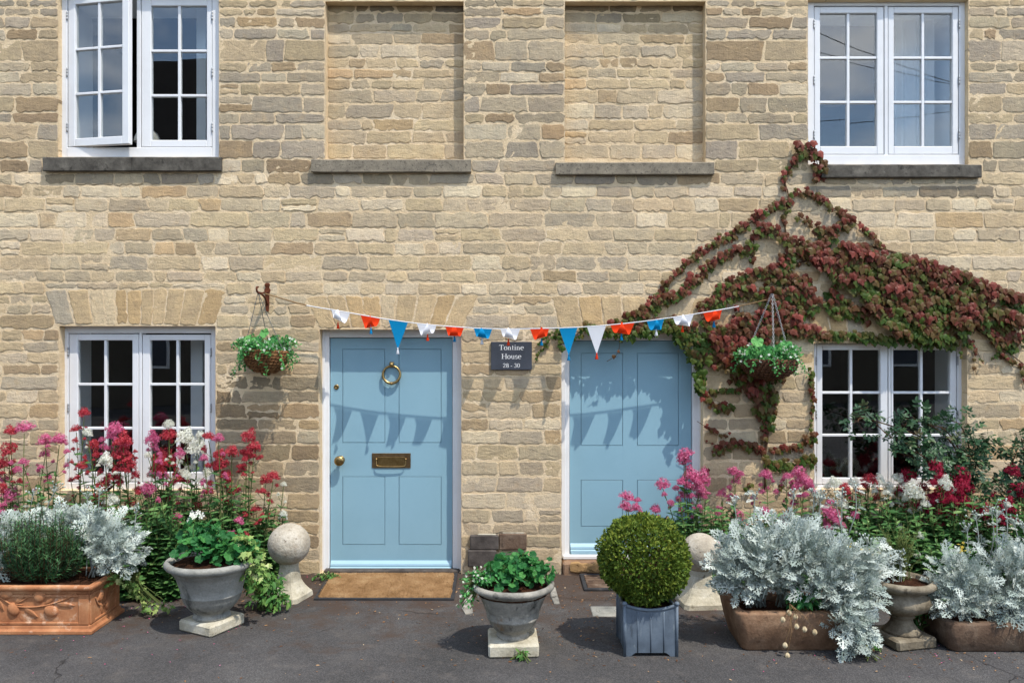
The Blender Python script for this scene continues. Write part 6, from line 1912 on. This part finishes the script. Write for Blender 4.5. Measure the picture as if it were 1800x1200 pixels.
# papery seed heads hanging over the trough
sh = thing('seed_head_spray', W(1385, 1065, -1.55), 'cream papery seed heads hanging over the front of the brown trough', 'plant')
st = MB(); src = W(1388, 1060, -1.50)
for (px, py) in ((1387, 1076), (1398, 1083), (1400, 1100), (1414, 1105), (1432, 1110), (1380, 1133), (1384, 1151), (1376, 1088)):
    e = W(px, py, -1.58); mid = (src + e) / 2 + np.array([0, -.05, .02])
    tube(st, spline([src, mid, e + np.array([0, 0, .014])], 8), .0016, 4)
    hm = MB()
    for a in np.arange(6) * math.pi / 3:
        V, F = [], []
        for i in range(5):
            t = i / 4; w = .0085 * math.sin(math.pi * (t * .85 + .12))
            ro_ = .013 * math.sin(math.pi * (t * .8 + .08))
            for s in (-1, 1):
                V.append((e[0] + ro_ * math.cos(a) - s * w * math.sin(a), e[1] + ro_ * math.sin(a) + s * w * math.cos(a), e[2] + .016 - .034 * t))
        hm.add(V, [[i * 2, i * 2 + 1, i * 2 + 3, i * 2 + 2] for i in range(4)])
    hm.build('seed_head', M['seed_husk'], sh, True)
st.build('stalk', M['twine'], sh)

# ---- plants in the hanging baskets
def cascade(name, c, R, label, seed, big, spill):
    r = np.random.default_rng(6000 + seed)
    t = thing(name, c + np.array([0, 0, .01]), label, 'plant', 'plants in the hanging baskets')
    P, Y, N, S, F_ = [], [], [], [], []
    st = MB()
    for k in range(90):
        a = r.uniform(0, 6.28); q = R * math.sqrt(r.random())
        b = c + np.array([q * .8 * math.cos(a), q * .8 * math.sin(a), .0])
        far = R * r.uniform(.9, 1.55); dr = r.uniform(.0, 1) ** 1.5 * spill
        if math.sin(a) > .3: dr *= .4
        e = c + np.array([far * math.cos(a), max(far * math.sin(a), -.27) if True else 0, .05 - dr + .04 * r.normal()])
        e[1] = min(e[1], .16)
        mid = (b + e) / 2 + np.array([0, 0, .06])
        path = spline([b, mid, e], 12)
        tube(st, path, .0013, 3, cap=False)
        for u in range(2, 12):
            for z in range(4):
                P.append(path[u] + r.normal(0, .006, 3)); Y.append(r.normal(size=3) + np.array([0, -.2, -.1])); N.append(np.array([0, -.6, .7]) + r.normal(0, .45, 3)); S.append(r.uniform(.014, .026))
            if r.random() < .16: F_.append(path[u] + np.array([0, -.012, .012]) + r.normal(0, .005, 3))
    st.build('stem', M['stem'], t)
    leaves(t, [OVAL], 'basket_leaf', P, Y, N, S, r, 0)
    F_ = np.array(F_); m = MB(); m.scatter(STAR, F_, r.normal(size=F_.shape), np.array([0, -1, .4]) + r.normal(0, .4, F_.shape), r.uniform(.016, .024, len(F_)), r.random(len(F_))); m.build('blossoms', M['petal_white'], t, kind='stuff')
    g_ = thing('nasturtium', c + np.array([0, 0, .02]), big[0], 'plant')
    st = MB(); P, Y, N, S = [], [], [], []
    for (px, py, sz) in big[1]:
        p = W(px, py, BY - .05 + r.normal(0, .04))
        P.append(p); S.append(sz); Y.append(np.array([r.normal(0, .4), -.3, -.7])); N.append(np.array([r.normal(0, .35), -.8, .65]))
        tube(st, spline([c + np.array([r.normal(0, .03), 0, 0]), (c + p) / 2 + np.array([r.normal(0, .02), 0, .02]), p], 8), .0022, 4)
    st.build('stem', M['stem'], g_)
    leaves(g_, ROUND, 'basket_leaf', P, Y, N, S, r, len(P), key='nast')
cascade('trailing_bacopa', c1, R1, 'white flowered trailing plant in the light straw basket', 1, ('large round leaves standing in the light straw basket', [(463, 578, .075), (444, 590, .08), (458, 592, .07), (483, 588, .075), (452, 604, .07), (470, 604, .075), (478, 612, .06), (446, 616, .06)]), .20)
cascade('trailing_bacopa', c2, R2 * .9, 'white flowered trailing plant in the dark willow basket', 2, ('large round leaves standing in the dark willow basket', [(1333, 592, .09), (1322, 612, .10), (1348, 606, .09), (1365, 604, .095), (1383, 598, .085), (1376, 616, .09), (1352, 622, .09), (1316, 628, .08), (1392, 612, .07), (1340, 628, .08)]), .13)

# ---- roses
def rose(base, canes, label, seed, dens=26, singles=40, size=.125):
    r = np.random.default_rng(7000 + seed)
    t = thing('rose_bush', base, label, 'shrub', 'rose bushes under the right window')
    st = MB(); P, Y, N, S = [], [], [], []
    for pts in canes:
        path = spline([np.array(p) for p in pts], 30)
        tube(st, path, np.linspace(.010, .0025, 30), 6)
        for k in range(dens):
            u = r.uniform(.42, 1.0); i = int(u * 29); p = path[i]
            yd = np.array([r.normal(0, .8), r.normal(-.4, .5), r.normal(.15, .6)])
            q = p + unit(yd) * r.uniform(0, .09)
            P.append(q); Y.append(yd + np.array([0, 0, -.1])); N.append(np.array([0, -.5, .85]) + r.normal(0, .35, 3)); S.append(size * r.uniform(.6, 1.15))
            if k % 3 == 0: tube(st, [p, q], .0016, 3, cap=False)
    st.build('cane', M['twig'], t, True)
    leaves(t, [ROSE], 'rose_leaf', P, Y, N, S, r, singles, name='leaf_spray', key='rose')
rb = (WX(1690, -.25), -.25, 0)
def cn(*pp): return [rb] + [tuple(W(a, b, y)) for a, b, y in pp]
rose(rb, [cn((1690, 860, -.22), (1660, 790, -.25), (1600, 760, -.28), (1520, 735, -.30), (1507, 742, -.32)), cn((1680, 870, -.2), (1640, 800, -.3), (1570, 770, -.33), (1540, 745, -.33)),
          cn((1695, 860, -.22), (1680, 790, -.25), (1640, 750, -.28), (1590, 735, -.3)), cn((1700, 860, -.2), (1690, 800, -.25), (1660, 755, -.25), (1622, 745, -.28)),
          cn((1700, 880, -.2), (1705, 800, -.2), (1690, 750, -.22), (1668, 738, -.22)), cn((1700, 880, -.2), (1715, 820, -.2), (1722, 770, -.2), (1742, 785, -.22)),
          cn((1690, 880, -.24), (1650, 830, -.32), (1620, 800, -.36), (1600, 790, -.36)), cn((1695, 880, -.24), (1690, 840, -.3), (1700, 800, -.3), (1730, 830, -.3)), cn((1690, 900, -.26), (1665, 850, -.3), (1640, 815, -.3), (1560, 790, -.35)),
          cn((1690, 900, -.26), (1700, 870, -.3), (1715, 850, -.3), (1710, 810, -.3))],
     'dark leaved rose bush arching across the lower right window', 1, 54, 80, .095)
rb = (WX(1800, -.30), -.30, 0)
rose(rb, [cn((1795, 860, -.3), (1780, 820, -.3), (1790, 785, -.3)), cn((1800, 860, -.3), (1800, 800, -.3), (1795, 770, -.3)), cn((1790, 900, -.3), (1760, 860, -.3), (1745, 840, -.3)), cn((1800, 900, -.3), (1810, 840, -.3), (1830, 780, -.3)), cn((1800, 900, -.32), (1775, 870, -.36), (1770, 850, -.36))],
     'smaller dark rose bush at the right edge of the photo', 2, 40, 40, .10)

# ================================================================== red creeper on the wall
rv = np.random.default_rng(99)
cr = thing('creeper', (WX(1345), -.03, 0), 'red and green creeper spreading over the wall above the lower right window', 'climbing plant')
CP = [  # (photo path, half-width px, leaves per 10 px of path, redness)
    ([(1398, 268), (1415, 262), (1432, 275), (1440, 300)], 15, 5.5, .75), ([(1425, 290), (1440, 310), (1436, 322)], 8, 2.5, .9), ([(1400, 280), (1388, 300), (1380, 318), (1378, 335)], 7, 2.6, .85),
    ([(1388, 352), (1384, 372), (1378, 388), (1380, 400)], 7, 2.0, .9), ([(1380, 355), (1360, 366), (1335, 380), (1310, 398), (1285, 414), (1262, 425)], 9, 4.2, .85),
    ([(1262, 425), (1235, 442), (1215, 458), (1190, 480), (1168, 505), (1150, 528), (1128, 548), (1105, 562)], 8, 3.4, .85), ([(1130, 545), (1100, 562), (1078, 572)], 11, 3.5, .7),
    ([(1392, 342), (1415, 338), (1432, 344), (1452, 358), (1475, 372), (1498, 388), (1512, 398)], 8, 3.0, .85), ([(1512, 398), (1530, 412), (1548, 432)], 7, 3.0, .9), ([(1548, 432), (1575, 448)], 3, .8, .9),
    ([(1402, 378), (1418, 388), (1426, 400)], 7, 2.5, .8), ([(1430, 402), (1455, 412), (1478, 402), (1500, 395)], 13, 5, .8), ([(1462, 415), (1450, 430), (1430, 440)], 12, 5, .7),
    ([(1324, 440), (1326, 420), (1342, 406), (1365, 410), (1390, 425), (1415, 432), (1445, 445)], 12, 5.5, .8), ([(1325, 440), (1320, 458)], 8, 2.5, .8),
    ([(1318, 442), (1296, 443), (1274, 450), (1258, 462), (1240, 475), (1228, 490), (1212, 502), (1200, 512)], 10, 4.4, .8), ([(1212, 505), (1185, 525), (1160, 535), (1140, 548), (1128, 560)], 13, 5, .72),
    ([(1450, 450), (1420, 445), (1395, 452), (1380, 460)], 13, 5, .78), ([(1388, 460), (1370, 475), (1345, 478), (1320, 485), (1300, 496), (1275, 506), (1262, 520)], 13, 6, .8), ([(1340, 485), (1370, 490), (1400, 492), (1420, 500)], 13, 5, .7),
    ([(1380, 464), (1410, 464), (1428, 466)], 3, 1.2, .8), ([(1258, 522), (1250, 535), (1235, 540)], 10, 4, .8), ([(1300, 510), (1330, 520), (1365, 522), (1395, 520), (1425, 505)], 15, 7, .75), ([(1290, 520), (1270, 530), (1245, 535), (1230, 545)], 11, 5, .8),
    ([(1300, 545), (1295, 565), (1300, 580)], 9, 4, .8), ([(1335, 555), (1365, 545), (1400, 560), (1385, 575)], 14, 4.5, .7), ([(1345, 525), (1370, 545), (1380, 560)], 14, 6, .7), ([(1400, 500), (1420, 520), (1425, 540), (1412, 545)], 15, 7, .65),
    ([(1395, 552), (1410, 548), (1425, 558)], 7, 3, .9), ([(1300, 575), (1330, 570), (1360, 575), (1400, 578), (1430, 588), (1448, 592)], 14, 6, .8), ([(1315, 580), (1330, 600), (1300, 600)], 15, 6, .75),
    ([(1240, 560), (1260, 595), (1240, 615)], 14, 5, .8), ([(1252, 600), (1280, 612), (1300, 630), (1295, 645)], 15, 6.5, .8), ([(1270, 615), (1250, 635)], 12, 5, .8),
    ([(1225, 600), (1228, 640), (1226, 668), (1236, 692)], 9, 4.4, .12), ([(1236, 695), (1250, 712), (1275, 720), (1288, 712)], 9, 4.2, .65), ([(1232, 692), (1260, 690), (1285, 685), (1300, 690)], 7, 3, .6),
    ([(1296, 650), (1320, 680), (1330, 700)], 16, 6.5, .72), ([(1330, 640), (1345, 665), (1375, 660)], 12, 4, .72), ([(1320, 690), (1345, 700), (1355, 715)], 18, 7, .7), ([(1338, 715), (1350, 735), (1352, 750)], 16, 6, .72), ([(1360, 680), (1362, 720)], 9, 3, .7), ([(1345, 750), (1345, 780)], 7, 2.4, .9),
    ([(1300, 640), (1290, 670)], 9, 3, .7), ([(1225, 740), (1250, 755), (1270, 765)], 4, 1.4, .85), ([(1272, 762), (1278, 768)], 7, 3, .9), ([(1240, 778), (1258, 780)], 3, 1, .85),
    ([(1255, 800), (1268, 788), (1290, 782), (1320, 785), (1345, 800)], 9, 4.4, .82), ([(1355, 795), (1380, 790), (1400, 788), (1415, 778)], 9, 3.6, .82), ([(1350, 815), (1372, 822), (1400, 815), (1425, 808), (1432, 822)], 11, 4.0, .35), ([(1418, 775), (1428, 765), (1430, 785)], 7, 3, .6),
    ([(1425, 645), (1427, 680), (1428, 720), (1424, 755)], 4.5, 2.0, .75), ([(1230, 840), (1245, 826)], 4, 1, .9), ([(1310, 858), (1318, 852)], 6, 2, .5), ([(1370, 862), (1380, 852)], 6, 2, .6),
    ([(1012, 588), (1035, 578), (1060, 588), (1090, 585), (1120, 590), (1150, 578), (1180, 582), (1210, 588), (1235, 592)], 11, 5.2, .18), ([(1080, 572), (1100, 578), (1135, 572), (1170, 570)], 9, 3.5, .55), ([(1178, 560), (1200, 575), (1225, 580)], 11, 5, .5),
    ([(985, 582), (972, 592), (958, 608), (948, 622), (940, 640)], 3.2, 2.0, .2), ([(980, 580), (968, 588), (952, 600), (938, 614)], 2.2, 1.2, .4), ([(990, 575), (985, 600), (990, 615)], 6, 2.5, .2),
    ([(1192, 596), (1210, 610), (1222, 635)], 10, 6, .15), ([(1205, 592), (1225, 606)], 10, 6, .2),
    ([(1090, 600), (1085, 622), (1064, 637)], 1.6, .6, .6), ([(1190, 600), (1205, 620), (1212, 632)], 1.8, .6, .4),
    ([(1448, 592), (1480, 590), (1520, 595), (1560, 600), (1600, 600), (1640, 608), (1680, 605)], 10, 5.5, .3), ([(1465, 508), (1480, 530), (1500, 548), (1525, 565)], 14, 6, .65), ([(1450, 515), (1470, 520)], 9, 4, .4), ([(1440, 530), (1460, 540), (1480, 560)], 11, 3.0, .5),
    ([(1700, 590), (1715, 615), (1712, 640), (1718, 662)], 2.4, 1.2, .85), ([(1660, 598), (1664, 618)], 3, 1.6, .1), ([(1684, 612), (1692, 632)], 1.8, .8, .3), ([(1710, 600), (1728, 640)], 1.8, .7, .7),
    ([(1720, 560), (1740, 585), (1755, 605), (1775, 600)], 14, 6, .7), ([(1745, 570), (1780, 590), (1800, 600)], 14, 6, .75), ([(1775, 610), (1785, 622)], 10, 4, .2), ([(1755, 620), (1745, 632)], 5, 2, .2), ([(1760, 622), (1785, 640), (1800, 648), (1800, 670)], 6, 2.5, .8),
    ([(1780, 560), (1800, 568)], 12, 5, .8), ([(1765, 535), (1790, 540), (1805, 545)], 10, 5, .35), ([(1700, 590), (1690, 600), (1705, 608)], 10, 4, .5),
]
DENSE = [(1452, 440), (1480, 430), (1520, 432), (1548, 444), (1575, 450), (1610, 454), (1640, 462), (1680, 476), (1720, 492), (1760, 505), (1800, 524), (1800, 532), (1740, 520), (1742, 535), (1770, 545), (1800, 560), (1800, 578), (1770, 572), (1730, 570), (1700, 588), (1660, 605), (1620, 602), (1580, 592), (1545, 566), (1530, 548), (1510, 525), (1480, 505), (1455, 485), (1446, 462)]
DENSE2 = [(1420, 440), (1455, 450), (1470, 470), (1440, 480), (1430, 465)]
def inside(p, poly):
    x, y = p; c = False; n = len(poly)
    for i in range(n):
        x0, y0 = poly[i]; x1, y1 = poly[(i + 1) % n]
        if (y0 > y) != (y1 > y) and x < (x1 - x0) * (y - y0) / (y1 - y0) + x0: c = not c
    return c
P, Y, N, S, HUE = [], [], [], [], []
stems = MB()
def vleaf(px, py, hue, out, size):
    y = -.012 - out
    P.append(W(px, py - size * 110, y)); S.append(size); HUE.append(np.clip(hue, 0, .999))
    Y.append(np.array([rv.normal(0, .38), -.30 + rv.normal(0, .12), -1])); N.append(np.array([rv.normal(0, .35), -1, .42 + rv.normal(0, .22)]))
for (pth, hw, dens, red) in CP:
    q = spline([np.array([a, b], float) for a, b in pth], max(12, 6 * len(pth)))
    d = np.linalg.norm(np.diff(q, axis=0), axis=1); cum = np.concatenate(([0], np.cumsum(d)))
    n = int(cum[-1] / 10 * dens * 1.6) + 1
    thin = hw < 4
    for k in range(n):
        s = rv.uniform(0, cum[-1]); px, py = np.interp(s, cum, q[:, 0]), np.interp(s, cum, q[:, 1])
        o = np.clip(rv.normal(0, .55), -1, 1)
        oy = o * hw * (.85 if hw > 5 else 1)
        ox = np.clip(rv.normal(0, .5), -1, 1) * hw * .8
        # sunlit upper leaves have turned, those underneath are still green
        hue = red * .66 - (oy / max(hw, 6)) * .26 + rv.normal(0, .15)
        if rv.random() < .12: hue -= .35
        size = (.030 if thin else .030 + .0018 * min(hw, 15)) * rv.uniform(.5, 1.2)
        vleaf(px + ox, py + oy, hue, rv.uniform(.0, .024) + .03 * max(0, -oy / 20) + (.012 if hw > 10 else 0), size)
    tube(stems, [W(a, b, -.012) for a, b in q[::2]], .0035 if hw > 4 else .0022, 4)
DENSE3 = [(1285, 565), (1330, 548), (1395, 548), (1432, 585), (1400, 600), (1325, 612), (1345, 650), (1368, 690), (1358, 748), (1332, 725), (1306, 668), (1258, 648), (1226, 625), (1240, 590)]
DENSE4 = [(1218, 600), (1240, 600), (1238, 690), (1222, 690)]
for poly, n in ((DENSE3, 330), (DENSE4, 50), (DENSE, 2200), (DENSE2, 60)):
    xs_ = [p[0] for p in poly]; ys_ = [p[1] for p in poly]
    k = 0
    while k < n:
        p = (rv.uniform(min(xs_), max(xs_)), rv.uniform(min(ys_), max(ys_)))
        if not inside(p, poly): continue
        k += 1
        f = noise.noise(Vector((p[0] / 42, p[1] / 22 - p[0] / 110, 2.0)))
        if f < -.34 and rv.random() < .75: continue
        top = 442 + max(0, p[0] - 1500) * .26 if poly is DENSE else (620 if poly is DENSE3 else 500)
        hue = .57 - .0026 * (p[1] - top) + .55 * f + rv.normal(0, .15)
        vleaf(p[0], p[1], hue, .02 + .055 * rv.random() + .03 * f, rv.uniform(.030, .072))
for pth in ([(1345, 860), (1345, 800), (1348, 740), (1335, 690), (1310, 640), (1330, 590), (1380, 500), (1385, 440), (1380, 395), (1386, 345), (1380, 310), (1410, 270)], [(1345, 800), (1350, 760), (1352, 715), (1335, 700)],
            [(1380, 470), (1440, 450), (1500, 430), (1560, 440), (1660, 470), (1800, 525)], [(1440, 460), (1520, 500), (1600, 540), (1700, 570), (1800, 640)], [(1340, 600), (1270, 610), (1228, 610)]):
    tube(stems, spline([W(a, b, -.014) for a, b in pth], 40), np.linspace(.009, .004, 40), 5)
stems.build('stem', M['twig'], cr, True)
P, Y, N, S, HUE = map(np.array, (P, Y, N, S, HUE))
bins = 8
hb = np.clip((HUE * bins).astype(int), 0, bins - 1)
pick = rv.integers(0, 3, len(P))
vis = np.argsort(-(S * (1 - 3.5 * P[:, 1])))[:300]
selm = np.zeros(len(P), bool); selm[vis] = True
VM = [[None] * bins for _ in range(3)]
for a in range(3):
    for b in range(bins):
        m = MB(); m.scatter(VINE[a], [(0, 0, 0)], np.array([[0, 1, 0]]), np.array([[0, 0, 1]]), np.array([1.0]), (b + .5) / bins); VM[a][b] = m.mesh('leaf', M['vine_leaf'])
flat = [VM[a][b] for a in range(3) for b in range(bins)]
leaf_objects('leaf', flat, (pick * bins + hb)[vis], P[vis], Y[vis], N[vis], S[vis], cr)
m = MB()
for a in range(3):
    q = (~selm) & (pick == a); m.scatter(VINE[a], P[q], Y[q], N[q], S[q], HUE[q])
m.build('foliage', M['vine_leaf'], cr, kind='stuff')

# ================================================================== litter on the asphalt
r_ = np.random.default_rng(31)
n = 1500
x = r_.uniform(-3.9, 3.9, n); y = -np.abs(r_.normal(0, .55, n)) - .02
k2 = 300
x = np.concatenate([x, r_.uniform(-3.6, 3.6, k2), r_.normal(.35, .35, 160), r_.normal(2.3, .5, 160)]); y = np.concatenate([y, r_.uniform(-2.5, -.05, k2), r_.normal(-1.2, .25, 160), r_.normal(-1.5, .15, 160)])
n = len(x)
m = MB(); m.scatter(OVAL, np.column_stack([x, y, np.full(n, .003)]), np.column_stack([r_.normal(size=n), r_.normal(size=n), r_.normal(0, .12, n)]), np.column_stack([r_.normal(0, .2, n), r_.normal(0, .2, n), np.ones(n)]), np.column_stack([r_.uniform(.006, .02, n), r_.uniform(.008, .026, n), np.ones(n) * .02]), r_.random(n))
tag(m.build('litter', M['litter']), 'dry leaf bits and petals scattered on the asphalt along the wall', 'litter', kind='stuff')

n = 420
x = np.concatenate([r_.uniform(-3.9, -1.5, n // 2), r_.uniform(1.1, 3.9, n // 2)]); y = -np.abs(r_.normal(.7, .55, n)) - .05
m = MB(); m.scatter(OVAL, np.column_stack([x, y, np.full(n, .004)]), np.column_stack([r_.normal(size=n), r_.normal(size=n), r_.normal(0, .1, n)]), np.column_stack([r_.normal(0, .2, n), r_.normal(0, .2, n), np.ones(n)]), np.column_stack([r_.uniform(.008, .014, n), r_.uniform(.008, .016, n), np.ones(n) * .02]), r_.random(n))
tag(m.build('fallen_petals', M['petal_pink']), 'pink petals fallen on the asphalt below the flower beds', 'petals', kind='stuff')
